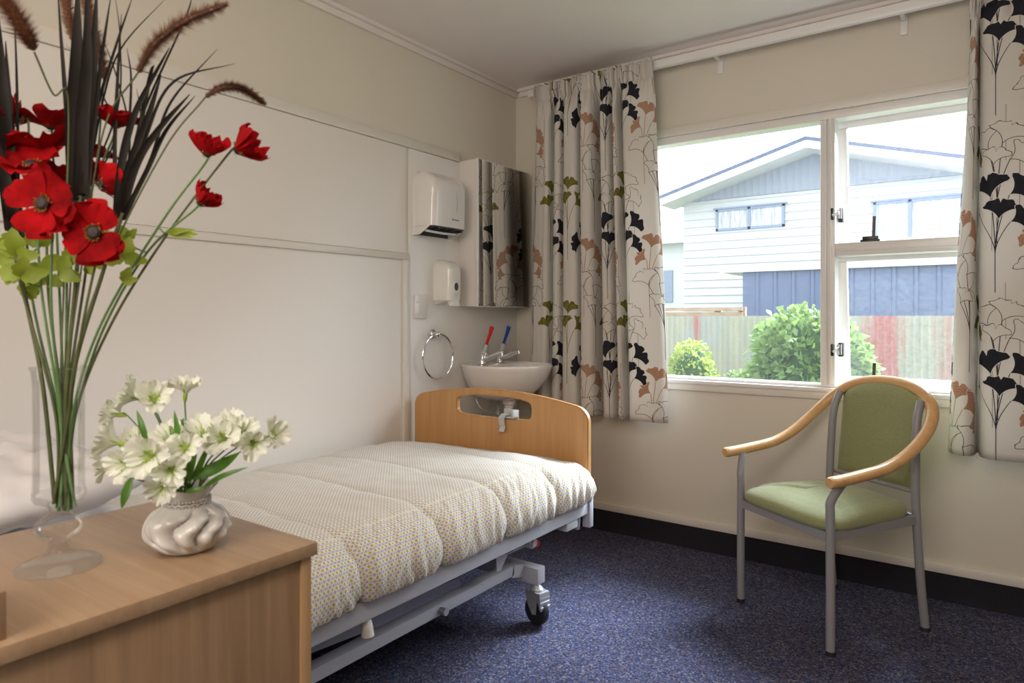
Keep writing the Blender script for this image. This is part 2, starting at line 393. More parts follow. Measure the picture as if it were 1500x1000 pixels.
# measured positions (metres) of the flowers: head, axis, radius, openness, stem points
POPPIES=[((1.2923, -2.7642, 1.2221), (0.621, -0.782, -0.05), 0.0392, 1.0, [(1.2145, -2.7793, 0.8664), (1.2158, -2.7636, 0.9712), (1.2612, -2.7619, 1.1088)]), ((1.2493, -2.8073, 1.2587), (0.538, -0.837, 0.099), 0.043, 1.0, [(1.2069, -2.77, 0.8539), (1.2099, -2.7679, 0.9712), (1.2271, -2.7863, 1.1266)]), ((1.1473, -2.7819, 1.3268), (0.428, -0.428, 0.796), 0.032, 0.7, [(1.1986, -2.7612, 0.8523), (1.1971, -2.7647, 0.9789), (1.1703, -2.7778, 1.155)]), ((1.129, -2.7581, 1.3569), (-0.011, -0.154, 0.988), 0.0369, 0.9, [(1.2218, -2.7667, 0.8611), (1.1889, -2.7583, 0.9867), (1.1436, -2.76, 1.1563)]), ((1.0898, -2.737, 1.4014), (0.017, -0.11, 0.994), 0.0344, 0.9, [(1.2136, -2.7578, 0.8541), (1.1848, -2.7551, 0.986), (1.1335, -2.7426, 1.1769)]), ((1.0808, -2.7803, 1.4007), (-0.551, -0.759, 0.346), 0.0295, 0.8, [(1.2381, -2.7625, 0.8628), (1.1884, -2.7648, 0.9874), (1.1217, -2.7757, 1.1756)]), ((1.1067, -2.811, 1.3673), (-0.212, -0.815, 0.539), 0.0254, 0.9, [(1.2054, -2.7711, 0.8576), (1.1911, -2.769, 0.9881), (1.1297, -2.7945, 1.1931)]), ((1.2006, -2.6946, 1.3948), (0.279, 0.023, 0.96), 0.0334, 0.9, [(1.1963, -2.7628, 0.8598), (1.1919, -2.7561, 0.9867), (1.1827, -2.732, 1.2429)]), ((1.1533, -2.7038, 1.3565), (0.367, 0.392, 0.843), 0.0281, 0.9, [(1.224, -2.7651, 0.8557), (1.1863, -2.754, 0.986), (1.1653, -2.7321, 1.1762)]), ((1.2077, -2.7141, 1.3025), (-0.087, 0.845, 0.527), 0.026, 0.8, [(1.2158, -2.7562, 0.8614), (1.199, -2.7572, 0.9874), (1.1999, -2.732, 1.194)]), ((1.1335, -2.7303, 1.3124), (-0.384, 0.145, 0.912), 0.0258, 0.85, [(1.2219, -2.774, 0.8628), (1.1912, -2.7567, 0.9867), (1.1543, -2.74, 1.1762)]), ((1.3455, -2.6401, 1.3419), (0.462, -0.041, 0.886), 0.0226, 0.6, [(1.2136, -2.7652, 0.8539), (1.2122, -2.7539, 0.9881), (1.2384, -2.729, 1.1085), (1.2965, -2.6751, 1.2496)]), ((1.3641, -2.6022, 1.3506), (0.652, 0.602, 0.462), 0.0298, 0.65, [(1.2054, -2.7563, 0.8579), (1.2081, -2.7507, 0.9781), (1.2353, -2.7189, 1.099), (1.2865, -2.67, 1.2225)]), ((1.3299, -2.639, 1.2748), (0.617, 0.37, 0.694), 0.0209, 0.6, [(1.2077, -2.7768, 0.8648), (1.2096, -2.7496, 0.9874), (1.2292, -2.7233, 1.099), (1.2672, -2.6838, 1.2035)])]
SPRIGS=[((1.132, -2.7929, 1.1978), 0.032), ((1.171, -2.8018, 1.1678), 0.031), ((1.1833, -2.7562, 1.195), 0.0282), ((1.1915, -2.7626, 1.1737), 0.0242), ((1.1358, -2.7656, 1.214), 0.0269), ((1.2521, -2.7069, 1.195), 0.0264), ((1.2611, -2.7128, 1.1625), 0.0186), ((1.3011, -2.6718, 1.2308), 0.032), ((1.1701, -2.7287, 1.2831), 0.0233), ((1.2092, -2.7254, 1.1845), 0.0209), ((1.0928, -2.7964, 1.214), 0.0288), ((1.2335, -2.6956, 1.2237), 0.0173), ((1.1318, -2.7807, 1.1416), 0.0228), ((1.2277, -2.7244, 1.212), 0.0245), ((1.1322, -2.7559, 1.1684), 0.0272)]
GRASS=[((1.1281, -2.7956, 1.2402), [(1.2024, -2.7732, 0.8659), (1.1718, -2.7767, 1.0247), (1.1389, -2.788, 1.1555), (1.1281, -2.7956, 1.2402)], [([(1.1312, -2.7934, 1.2308), (1.122, -2.8, 1.3343), (1.1271, -2.8087, 1.4344), (1.1444, -2.8209, 1.5368)], 0.01237), ([(1.1281, -2.7956, 1.2402), (1.1055, -2.7995, 1.3462), (1.0977, -2.8051, 1.4604), (1.1021, -2.8142, 1.5696)], 0.01522), ([(1.121, -2.7885, 1.2701), (1.1092, -2.7846, 1.3679), (1.1076, -2.7857, 1.464), (1.1045, -2.788, 1.565)], 0.00285), ([(1.1369, -2.8016, 1.2668), (1.1248, -2.8103, 1.3227), (1.134, -2.8283, 1.3819), (1.1192, -2.8389, 1.4821)], 0.01142), ([(1.1343, -2.7912, 1.2308), (1.1179, -2.7907, 1.3081), (1.1117, -2.7951, 1.4033), (1.107, -2.7984, 1.4984)], 0.00761)]), ((1.2032, -2.7419, 1.2826), [(1.2199, -2.7668, 0.8627), (1.199, -2.7572, 1.0247), (1.1986, -2.7452, 1.1743), (1.2032, -2.7419, 1.2826)], [([(1.1993, -2.7447, 1.2854), (1.1955, -2.7474, 1.372), (1.2096, -2.7496, 1.4623), (1.2111, -2.7485, 1.5648)], 0.01522), ([(1.2032, -2.7419, 1.2835), (1.2157, -2.7453, 1.3692), (1.2319, -2.7459, 1.4586), (1.2436, -2.7499, 1.555)], 0.01237), ([(1.2062, -2.7398, 1.2873), (1.2123, -2.7354, 1.372), (1.2169, -2.7321, 1.4567), (1.2215, -2.7288, 1.5696)], 0.01047), ([(1.1859, -2.742, 1.2891), (1.1782, -2.7475, 1.3747), (1.1608, -2.7477, 1.4737), (1.1545, -2.7521, 1.5794)], 0.00476), ([(1.2062, -2.7398, 1.291), (1.2185, -2.731, 1.3814), (1.2261, -2.7255, 1.4661), (1.2376, -2.7173, 1.5602)], 0.00476), ([(1.1983, -2.7331, 1.2891), (1.2061, -2.7152, 1.416), (1.2175, -2.6948, 1.4969), (1.2605, -2.6517, 1.5745)], 0.00209), ([(1.1968, -2.7342, 1.2986), (1.2107, -2.7242, 1.4033), (1.2339, -2.7076, 1.4984), (1.2525, -2.6943, 1.565)], 0.00304), ([(1.1999, -2.732, 1.291), (1.2202, -2.7051, 1.3679), (1.1983, -2.7208, 1.4448), (1.1527, -2.7412, 1.5027)], 0.00171), ([(1.1889, -2.7275, 1.3006), (1.2233, -2.7029, 1.4063), (1.2265, -2.7007, 1.5025), (1.2202, -2.7051, 1.5698)], 0.00171)]), ((1.2401, -2.7032, 1.2587), [(1.2162, -2.7572, 0.8617), (1.2051, -2.7529, 1.0247), (1.2277, -2.7244, 1.1743), (1.2401, -2.7032, 1.2587)], [([(1.2339, -2.7076, 1.2625), (1.2401, -2.7032, 1.3367), (1.2556, -2.6921, 1.4033), (1.2927, -2.6656, 1.4889)], 0.00761), ([(1.237, -2.7054, 1.2587), (1.2494, -2.6966, 1.3272), (1.2664, -2.6844, 1.3843), (1.2834, -2.6722, 1.4509)], 0.00856), ([(1.2386, -2.7043, 1.2577), (1.2659, -2.697, 1.3249), (1.2904, -2.6795, 1.372), (1.3256, -2.6543, 1.4209)], 0.00761), ([(1.2417, -2.7021, 1.2568), (1.2672, -2.6838, 1.3177), (1.2896, -2.6678, 1.3747), (1.3221, -2.6445, 1.4223)], 0.00476), ([(1.2432, -2.701, 1.2549), (1.2624, -2.6749, 1.339), (1.2843, -2.6593, 1.416), (1.3375, -2.6212, 1.491)], 0.00323), ([(1.2417, -2.7021, 1.2587), (1.2664, -2.6844, 1.3652), (1.2974, -2.6622, 1.4413), (1.367, -2.6124, 1.467)], 0.00323), ([(1.2233, -2.7029, 1.266), (1.2202, -2.7051, 1.3487), (1.2233, -2.7029, 1.4448), (1.228, -2.6996, 1.541)], 0.004), ([(1.2218, -2.704, 1.266), (1.2343, -2.6951, 1.3583), (1.239, -2.6917, 1.4448), (1.2343, -2.6951, 1.4929)], 0.00285), ([(1.228, -2.6996, 1.264), (1.2484, -2.685, 1.3775), (1.2609, -2.676, 1.4544), (1.2656, -2.6727, 1.4688)], 0.00476), ([(1.2432, -2.701, 1.2568), (1.2525, -2.6943, 1.3367), (1.2602, -2.6888, 1.3938), (1.2556, -2.6921, 1.4318)], 0.00247), ([(1.228, -2.6996, 1.2621), (1.227, -2.688, 1.3705), (1.2112, -2.6993, 1.458), (1.1938, -2.7118, 1.5163)], 0.0019), ([(1.2296, -2.6984, 1.2602), (1.2388, -2.6795, 1.39), (1.2902, -2.6428, 1.5357), (1.2997, -2.636, 1.5746)], 0.00228)])]
FOXTAILS=[([(1.2553, -2.8153, 1.4457), (1.2587, -2.8252, 1.462), (1.2582, -2.8378, 1.4827), (1.2554, -2.8521, 1.5044)], 0.0132, [(1.2061, -2.7706, 0.8613), (1.1915, -2.7626, 1.0247), (1.1848, -2.7551, 1.1743), (1.2229, -2.7647, 1.4001), (1.2406, -2.7889, 1.4012), (1.2553, -2.8153, 1.444)]), ([(1.1169, -2.7176, 1.5229), (1.1104, -2.7223, 1.5634), (1.1062, -2.7252, 1.5988)], 0.0075, [(1.2057, -2.7647, 0.8599), (1.1848, -2.7551, 1.0237), (1.1702, -2.741, 1.1756), (1.1321, -2.719, 1.3785), (1.1169, -2.7176, 1.5229)]), ([(1.1862, -2.7049, 1.4557), (1.1814, -2.7083, 1.493), (1.1686, -2.7174, 1.5499), (1.1639, -2.7209, 1.5813)], 0.0085, [(1.2117, -2.7604, 0.8617), (1.1983, -2.7577, 1.0247), (1.1875, -2.7409, 1.1749), (1.1875, -2.7163, 1.322), (1.1862, -2.7049, 1.4557)]), ([(1.2675, -2.6959, 1.451), (1.296, -2.6878, 1.4847), (1.339, -2.6693, 1.512), (1.3955, -2.6412, 1.5313)], 0.0104, [(1.2184, -2.7679, 0.8663), (1.199, -2.7572, 1.0247), (1.2032, -2.7419, 1.1743), (1.2184, -2.7187, 1.3747), (1.2675, -2.6959, 1.451)]), ([(1.3242, -2.6307, 1.4237), (1.343, -2.6173, 1.4371), (1.3664, -2.6005, 1.4352), (1.3922, -2.582, 1.414)], 0.0066, [(1.2147, -2.7583, 0.8562), (1.2036, -2.7539, 1.0247), (1.2277, -2.7244, 1.1743), (1.2865, -2.67, 1.3462), (1.3242, -2.6307, 1.4237)])]
ALSTRO=[((1.2166, -2.6832, 1.0021), (-0.337, -0.817, 0.468), 0.0295), ((1.2453, -2.6626, 0.9982), (0.817, -0.337, 0.468), 0.0255), ((1.2918, -2.6416, 1.0149), (0.138, -0.023, 0.99), 0.0233), ((1.2056, -2.7033, 0.9761), (-0.743, -0.653, 0.148), 0.0194), ((1.2353, -2.7189, 0.9437), (-0.551, -0.759, 0.346), 0.0282), ((1.2384, -2.729, 0.9101), (-0.426, -0.899, -0.097), 0.0205), ((1.2821, -2.7223, 0.9173), (0.324, -0.946, 0.0), 0.0237), ((1.3292, -2.7132, 0.9324), (0.653, -0.743, 0.148), 0.0285), ((1.3539, -2.6956, 0.9128), (0.858, -0.504, -0.101), 0.0214), ((1.3027, -2.6707, 0.9484), (0.491, -0.514, 0.704), 0.0245), ((1.3172, -2.6358, 0.9506), (0.242, -0.679, 0.693), 0.026), ((1.343, -2.6173, 0.9448), (0.611, -0.681, 0.404), 0.0269), ((1.3459, -2.5906, 0.9491), (0.772, -0.408, 0.488), 0.0255), ((1.3797, -2.591, 0.9352), (0.919, -0.379, -0.105), 0.0231), ((1.3945, -2.5681, 0.9469), (0.863, 0.266, 0.429), 0.0233), ((1.3437, -2.7028, 0.8897), (0.532, -0.743, -0.406), 0.0214), ((1.3255, -2.5929, 0.9613), (0.317, -0.27, 0.909), 0.0218), ((1.3488, -2.6746, 0.9401), (0.772, -0.56, 0.302), 0.0219), ((1.2413, -2.69, 0.94), (0.183, -0.593, 0.784), 0.0212)]
BLEAVES=[((1.318, -2.6598, 0.9013), (1.308, -2.6669, 0.986), 0.0113), ((1.321, -2.6576, 0.8919), (1.2927, -2.6656, 0.9656), 0.0132), ((1.3175, -2.6478, 0.8895), (1.3732, -2.608, 0.9257), 0.0188), ((1.3425, -2.6422, 0.8806), (1.3915, -2.6072, 0.907), 0.0085), ((1.3134, -2.6631, 0.8778), (1.2801, -2.6992, 0.9362), 0.0085), ((1.3015, -2.7208, 0.9015), (1.3017, -2.7329, 0.8638), 0.0113), ((1.2882, -2.6565, 0.9448), (1.3, -2.6481, 0.9717), 0.0151), ((1.3175, -2.6478, 0.899), (1.3035, -2.6578, 0.9466), 0.0113), ((1.3136, -2.6506, 0.8848), (1.3252, -2.6423, 0.9371), 0.0094), ((1.3117, -2.6397, 0.8823), (1.3328, -2.6246, 0.9448), 0.0085), ((1.2672, -2.6838, 0.9371), (1.2452, -2.6872, 0.9833), 0.0085), ((1.352, -2.6477, 0.8803), (1.3376, -2.6704, 0.8764), 0.0085)]
HUB=(1.3087, -2.6479, 0.874)
VBASE=(1.208, -2.77, 0.78)
CAM=(2.2281, -3.1521, 1.115)
SVASE=(1.281, -2.633, 0.78)
# ================================================================== THE ROOM
XR, YB, HC = 3.5, -4.3, 2.4
struct('floor', box(B(), -.1, XR + .1, YB - .1, .0, -.1, 0), m_carpet)
struct('ceiling', box(B(), -.1, XR + .1, YB - .1, .12, HC, HC + .08), m_ceil)
struct('wall_left', box(B(), -.1, 0, YB, 0, 0, HC), m_wall)
WX0, WX1, WZ0, WZ1 = .80, 2.46, .80, 2.0
bm = B()
for a in ((-.1, WX0, 0, HC), (WX1, XR + .1, 0, HC), (WX0, WX1, 0, WZ0), (WX0, WX1, WZ1, HC)):
    box(bm, a[0], a[1], 0, .11, a[2], a[3])
struct('wall_window', bm, m_wall)
struct('wall_right', box(B(), XR, XR + .1, YB, 0, 0, HC), m_wall)
struct('wall_back', box(B(), -.1, XR + .1, YB - .1, YB, 0, HC), m_wall)
# cornices
bm = B(); box(bm, 0, .016, YB, -.0, 2.357, HC, .003); box(bm, .016, .034, YB, -.0, 2.383, HC, .002); struct('trim_1', bm, m_ceil)
bm = B(); box(bm, 0.0345, XR, -.016, 0, 2.357, HC, .003); box(bm, .0345, XR, -.034, -.016, 2.383, HC, .002); struct('trim_2', bm, m_ceil)
# left wall: lining panels, frame and dado rail
struct('trim_3', box(B(), 0, .016, YB, -.516, 1.90, 1.945, .002), m_trim)
bm = B(); box(bm, 0, .004, YB, -.889, 1.408, 1.899); struct('trim_4', bm, m_panel)
struct('trim_5', box(B(), 0, .007, -.874, -.001, .11, 1.899, .0015), m_panel2)
bm = B(); box(bm, 0, .016, YB, -.878, 1.376, 1.405, .002); box(bm, 0, .016, -.914, -.878, .11, 1.376, .002); struct('trim_6', bm, m_trim)
struct('trim_7', box(B(), 0, .003, YB, -.914, .11, 1.376), m_panel)
# carpet coves and timber strips
struct('baseboard_window', box(B(), .017, XR, -.014, 0, .105, .141, .002), m_trim)
bm = B()
bar(bm, (0, 0, 0), (0, 0, .0001), .001, .001) if False else None
loft(bm, [[(x, -.02, 0), (x, -.011, .02), (x, -.008, .105), (x, 0, .105), (x, 0, 0)] for x in (.017, XR)])
struct('baseboard_cove', bm, m_cove)
bm = B(); loft(bm, [[(.02, y, 0), (.011, y, .02), (.008, y, .105), (0, y, .105), (0, y, 0)] for y in (YB, 0)])
struct('baseboard_left', bm, m_cove)

# ------------------------------------------------------------------ window
bm = B()   # architrave and sill apron
for a in ((WX0 - .06, WX1 + .06, 1.998, 2.038), (WX0 - .06, WX1 + .06, .757, .79), (WX0 - .06, WX0, .79, 1.998), (WX1, WX1 + .06, .79, 1.998)):
    box(bm, a[0], a[1], -.014, 0, a[2], a[3], .003)
struct('trim_8', bm, m_trim)
bm = B(); box(bm, WX0, WX1, -.022, .10, .789, .808, .004); struct('trim_9', bm, m_white)
bm = B()   # fixed frame, mullion, transom
for a in ((WX0, WX1, 1.962, 2.0), (WX0, WX1, .808, .820), (WX0, WX0 + .035, .82, 1.962), (WX1 - .035, WX1, .82, 1.962), (1.613, 1.672, .82, 1.962), (1.672, WX1 - .035, 1.372, 1.428)):
    box(bm, a[0], a[1], .004, .085, a[2], a[3], .004)
box(bm, 1.628, 1.640, -.004, .006, .82, 1.962, .002); box(bm, 1.648, 1.660, -.004, .006, .82, 1.962, .002)
box(bm, 1.68, WX1 - .04, -.004, .006, 1.392, 1.402, .002)
win = struct('window_1', bm, m_white)
bm = B(); box(bm, WX0 + .035, 1.613,   .048, .052, .82, 1.962); struct('glass_pane', bm, m_glass, win)
def sash(z0, z1, out, hz, hb):
    x0, x1 = 1.655, WX1 - .01
    def T(bm):
        a = math.atan2(out, z1 - z0)
        bmesh.ops.rotate(bm, verts=bm.verts, cent=(0, .105, z1), matrix=Matrix.Rotation(a, 3, 'X'))
        return bm
    bm = B(); w = .047
    for a in ((x0, x1, z1 - w, z1), (x0, x1, z0, z0 + w), (x0, x0 + w, z0 + w, z1 - w), (x1 - w, x1, z0 + w, z1 - w)):
        box(bm, a[0], a[1], .088, .122, a[2], a[3], .003)
    s = mk('sash', T(bm), m_white, win)
    mk('glass_pane', T(box(B(), x0 + w, x1 - w, .100, .104, z0 + w, z1 - w)), m_dusty_haze, win)
    bm = B(); box(bm, 1.775, 1.835, .012, .036, hb, hb + .014, .002); bar(bm, (1.818, .012, hb + .01), (1.822, .004, hb + .095), .012, .008, (0, 1, 0))
    box(bm, 1.768, 1.842, .004, .03, hb - .008, hb, .002)
    mk('peg_handle', bm, m_black, win)
    bm = B(); box(bm, 1.656, 1.668, -.006, .004, hz - .025, hz + .025, .002)
    box(bm, 1.676, 1.694, .05, .088, hz - .03, hz + .03, .002)
    st = mk('stay', bm, m_black, win)
    bm = B(); bar(bm, (1.664, -.008, hz - .008), (1.690, .02, hz + .01), .008, .012); rod(bm, (1.69, .014, hz - .02), (1.69, .014, hz + .024), .006, 10)
    mk('stay_arm', bm, m_chrome, st)
sash(1.398, 1.985, .09, 1.553, 1.436)
sash(.792, 1.402, .09, .97, .826)

# curtain track
t = thing('curtain_track', 'long white curtain track fixed high along the window wall', 'curtain rail', (1.5, -.1, 2.33))
mk('rail', box(B(), .16, 2.9, -.115, -.088, 2.306, 2.345, .003), m_white, t)
for x in (1.179, 1.929, 2.75):
    bm = B(); box(bm, x - .014, x + .014, -.006, 0, 2.255, 2.335, .002); box(bm, x - .008, x + .008, -.088, -.006, 2.31, 2.322, .001)
    mk('bracket', bm, m_white, t)

# ------------------------------------------------------------------ curtains
def curtain(name, label, knots, xtop, ztop, zbot, u0, seed, us=1):
    t = thing(name, label, 'curtain', (sum(k[0] for k in knots) / len(knots), -.12, zbot), 0, 'pair of leaf-printed curtains')
    P = spline([(x, y, 0) for x, y in knots], 14)
    L = [0]
    for a, b in zip(P, P[1:]): L.append(L[-1] + (b - a).length)
    bm = B(); uvl = bm.loops.layers.uv.new('cloth'); nv = 80; rows = []
    xa, xb = P[0].x, P[-1].x
    for j in range(nv + 1):
        v = (.16 * j / 28 if j < 28 else .16 + .84 * (j - 28) / (nv - 28)); z = ztop + (zbot - ztop) * v; d = ztop - z
        k = sst(.06, .20, d); sw = sst(.2, 1.7, d)
        row = []
        for i, p in enumerate(P):
            xt = xtop(p.x); x = xt + (p.x - xt) * (sst(0, 1, v) * .6 + v * .4)
            u = L[i]
            pl = -.140 + .0125 * math.sin(u * 2 * PI / .052 + seed + 1.3 * math.sin(u * 9)) + .005 * math.sin(u * 47)
            fold = p.y + .008 * nz(u * 3, z * 1.2, seed) * sw
            # a neck is pinched in just below the header tape
            pin = .010 * math.exp(-((d - .078) / .012) ** 2)
            y = pl * (1 - k) + fold * k + pin
            x += .006 * nz(u * 2.2 + 7, z * 1.6, seed) * sw
            x += .004 * math.cos(u * 2 * PI / .042 + seed) * (1 - k)
            zz = z + (.003 * math.sin(u * 2 * PI / .042) if j == 0 else 0) + (.006 * nz(u * 2, 3, seed) if j == nv else 0)
            row.append(bm.verts.new((x, y, zz)))
        rows.append(row)
    for j in range(nv):
        for i in range(len(P) - 1):
            f = bm.faces.new((rows[j][i], rows[j][i + 1], rows[j + 1][i + 1], rows[j + 1][i]))
            for lp, (ii, jj) in zip(f.loops, ((i, j), (i + 1, j), (i + 1, j + 1), (i, j + 1))):
                lp[uvl].uv = (u0 + L[ii] * us, rows[jj][ii].co.z)
    o = mk('cloth', bm, m_print, t, ang=180)
    s = o.modifiers.new('thick', 'SOLIDIFY'); s.thickness = .0015
    # stitched hem: a thin band folded over the foot of the cloth
    return t
KL = [(.160, -.048), (.168, -.095), (.182, -.130), (.205, -.149), (.232, -.155), (.26, -.158), (.30, -.152), (.318, -.05), (.335, -.15), (.378, -.152), (.388, -.045), (.402, -.15), (.44, -.168), (.488, -.152), (.502, -.042), (.515, -.152), (.55, -.172), (.588, -.15),
      (.600, -.045), (.628, -.045), (.643, -.15), (.67, -.168), (.698, -.15), (.711, -.045), (.722, -.152), (.75, -.158), (.768, -.045), (.785, -.152), (.83, -.172), (.90, -.168), (.95, -.15), (.972, -.125)]
curtain('curtain', 'floral printed curtain hanging left of the window behind the basin and bed foot', KL,
        lambda x: .250 + (x - .215) * (.904 - .250) / (.972 - .215) if x > .215 else .250 + (x - .215) * .6, 2.347, .612, .03, 1.0, .925)
KR = [(2.085, -.10), (2.10, -.145), (2.14, -.165), (2.166, -.13), (2.178, -.05), (2.185, -.13), (2.21, -.168), (2.27, -.176), (2.34, -.165), (2.37, -.145), (2.382, -.07), (2.395, -.15), (2.45, -.168), (2.49, -.15),
      (2.50, -.07), (2.515, -.15), (2.57, -.168), (2.61, -.14), (2.62, -.07), (2.635, -.15), (2.70, -.16), (2.74, -.11)]
curtain('curtain', 'floral printed curtain at the right edge beside the armchair', KR,
        lambda x: x if x > 2.185 else 2.158 + (x - 2.085) * .27, 2.335, .600, .04, 2.3)

# ------------------------------------------------------------------ mirror cabinet
t = thing('mirror_cabinet', 'white wall cabinet with a mirrored door in the corner above the basin', 'cabinet', (.06, -.26, 1.163))
mk('cabinet_body', box(B(), 0.007, .114, -.513, -.060, 1.165, 1.903, .002), m_panel, t)
d = mk('mirror_door', box(B(), .116, .130, -.515, -.058, 1.162, 1.906, .002), m_white, t)
mk('mirror', box(B(), .1301, .1315, -.507, -.060, 1.166, 1.902), m_mirror, d)

# ------------------------------------------------------------------ paper towel dispenser
t = thing('towel_dispenser', 'large white paper towel dispenser on the wall above the soap dispenser', 'dispenser', (.0, -.72, 1.5))
def shell(y0, y1, dep, z0, z1, zslot, rtop, rs, x0=.007):
    """rounded case: a stack of horizontal slices"""
    rings = []
    n = 26
    for j in range(n + 1):
        z = z0 + (z1 - z0) * j / n
        s = max(0, (z - (z1 - rtop)) / rtop); k = math.sqrt(max(0, 1 - s ** 2.4))
        D = dep * (.12 + .88 * k) * (1 + .03 * math.sin(PI * (z - z0) / (z1 - z0)))
        ins = .035 * (1 - k) * (1 if rtop > .05 else .5)
        r = min(rs, D * .45)
        q = [(x0, y0 + ins)]
        for a in range(7):
            an = PI * a / 12; q.append((x0 + D - r + r * math.sin(an), y0 + ins + r - r * math.cos(an)))
        for a in range(7):
            an = PI * a / 12; q.append((x0 + D - r + r * math.cos(an), y1 - ins - r + r * math.sin(an)))
        q.append((x0, y1 - ins))
        rings.append([(x, y, z) for x, y in q])
    return rings
rings = shell(-.848, -.60, .125, 1.535, 1.80, 0, .09, .03)
bm = loft(B(), rings)
# the sides run lower than the front, leaving the mouth open
for y in (-.848, -.604):
    prism(bm, [[(.007, 1.497), (.05, 1.497), (.118, 1.536), (.007, 1.536)]], lambda a, c, y=y: (a, y, c), (0, .004, 0))
mk('cover', bm, m_plast, t)
mk('mouth', box(B(), .009, .114, -.842, -.606, 1.5315, 1.5346), m_dkp, t)
bm = B(); box(bm, .007, .012, -.842, -.606, 1.50, 1.5315)
for k in range(5): box(bm, .02, .11, -.835 + k * .055, -.831 + k * .055, 1.522, 1.5315)
mk('mouth_ribs', bm, m_dkp, t)
bm = B(); tube(bm, spline([(.075, -.835, 1.515), (.082, -.73, 1.511), (.075, -.625, 1.515)], 6), .010, 10, flat=.6); mk('paper_towel', bm, m_white, t)
bm = B(); tube(bm, spline([(.1355, -.683, 1.71), (.1375, -.682, 1.65), (.1345, -.683, 1.60)], 6), lambda q: .0012 + .0045 * math.sin(PI * q) , 8, flat=.4); mk('level_window', bm, m_greyp, t)
bm = B(); prism(bm, [[(-.712, 1.568), (-.704, 1.573), (-.712, 1.580)]], lambda a, c: (.1352, a, c), (.0012, 0, 0))
for k in range(7): box(bm, .1350, .1362, -.701 + k * .0052, -.6972 + k * .0052, 1.5715 , 1.5755)
mk('emblem', bm, m_blueink, t)
# ------------------------------------------------------------------ soap dispenser
t = thing('soap_dispenser', 'small white soap dispenser on the wall left of the mirror cabinet', 'dispenser', (.0, -.65, 1.17))
mk('body', loft(B(), shell(-.706, -.608, .10, 1.192, 1.392, 0, .06, .022)), m_plast2, t)
bm = B(); loft(bm, [[(.007, -.70, 1.192), (.007, -.614, 1.192), (.10, -.614, 1.192), (.10, -.70, 1.192)], [(.007, -.695, 1.172), (.007, -.62, 1.172), (.05, -.625, 1.182), (.05, -.69, 1.182)]])
mk('underside', bm, m_plast2, t)
bm = B(); loft(bm, [[(.072, -.683, 1.192), (.072, -.631, 1.192), (.106, -.631, 1.192), (.106, -.683, 1.192)], [(.088, -.680, 1.166), (.088, -.634, 1.166), (.116, -.634, 1.164), (.116, -.680, 1.164)]])
mk('push_lever', bm, m_white, t)
bm = B(); tube(bm, [Vector((.1085, -.657, 1.258)), Vector((.1135, -.657, 1.258))], .0135, 20, up=(0, 0, 1)); bmesh.ops.scale(bm, vec=(1, 1, 1.45), verts=bm.verts, space=Matrix.Translation((0, .0, -1.258)))
mk('sight_window', bm, m_dkp, t)
mk('window_surround', box(B(), .106, .1112, -.676, -.638, 1.222, 1.285, .001), m_plast2, t)
mk('maker_mark', box(B(), .1055, .1092, -.669, -.645, 1.212, 1.217), m_greyp, t)
# ------------------------------------------------------------------ socket
t = thing('power_socket', 'white double power socket on the wall beside the panel frame', 'socket', (.008, -.802, 1.16))
mk('plate', box(B(), .007, .017, -.844, -.760, 1.103, 1.216, .003), m_plast, t)
for z in (1.132, 1.186):
    mk('switch', box(B(), .017, .0205, -.833, -.819, z - .009, z + .005, .001), m_white, t)
    bm = B(); box(bm, .0168, .0175, -.797, -.7955, z + .002, z + .010); box(bm, .0168, .0175, -.783, -.7815, z + .002, z + .010); box(bm, .0168, .0175, -.7905, -.789, z - .013, z - .005)
    mk('outlet', bm, m_greyp, t)
# ------------------------------------------------------------------ towel ring
t = thing('towel_ring', 'round chrome towel ring hanging on the wall below the power socket', 'towel ring', (.008, -.72, 1.03))
bm = B(); rod(bm, (.007, -.718, 1.028), (.016, -.718, 1.028), .023, 24); rod(bm, (.016, -.718, 1.028), (.046, -.718, 1.028), .013, 16, .008)
bmesh.ops.create_uvsphere(bm, u_segments=16, v_segments=10, radius=.013, matrix=Matrix.Translation((.046, -.718, 1.028)))
mk('rosette', bm, m_chrome, t)
bm = B(); R = .108; c = Vector((.040, -.708, .922))
pts = [c + Vector((.0 , math.sin(a) * R, math.cos(a) * R)) for a in [2 * PI * k / 64 for k in range(65)]]
tube(bm, pts, .0048, 10, cap=False, up=(1, 0, 0)); mk('ring', bm, m_chrome, t)

# ------------------------------------------------------------------ basin
t = thing('wash_basin', 'white porcelain wall basin in the corner below the mirror cabinet', 'basin', (.2, -.35, .70))
OUT = spline([(.007, -.50, 0), (.06, -.545, 0), (.15, -.583, 0), (.30, -.572, 0), (.395, -.485, 0), (.433, -.35, 0), (.402, -.245, 0), (.31, -.186, 0), (.15, -.172, 0), (.06, -.180, 0), (.007, -.20, 0)], 8)
N_ = len(OUT)
def ring(f, z, cx=.12, cy=-.345, lip=0):
    return [Vector((max(.007, cx + (p.x - cx) * f), cy + (p.y - cy) * f, z)) for p in OUT]
ang = [math.atan2(p.y + .345, p.x - .24) for p in OUT]
def inner(rx, ry, z): return [Vector((.262 + rx * math.cos(a), -.35 + ry * math.sin(a), z)) for a in ang]
bm = B()
loft(bm, [ring(.28, .690), ring(.46, .692), ring(.66, .718), ring(.82, .765), ring(.93, .815), ring(.985, .850), ring(1.0, .862), ring(1.0, .868), ring(.985, .873),
          inner(.142, .190, .868), inner(.135, .182, .862), inner(.122, .165, .83), inner(.09, .125, .79), inner(.03, .04, .775), inner(.02, .027, .77)])
mk('bowl', bm, m_porc, t, ang=60)
bm = B(); rod(bm, (.262, -.35, .768), (.262, -.35, .774), .022, 20); mk('waste', bm, m_chrome, t)
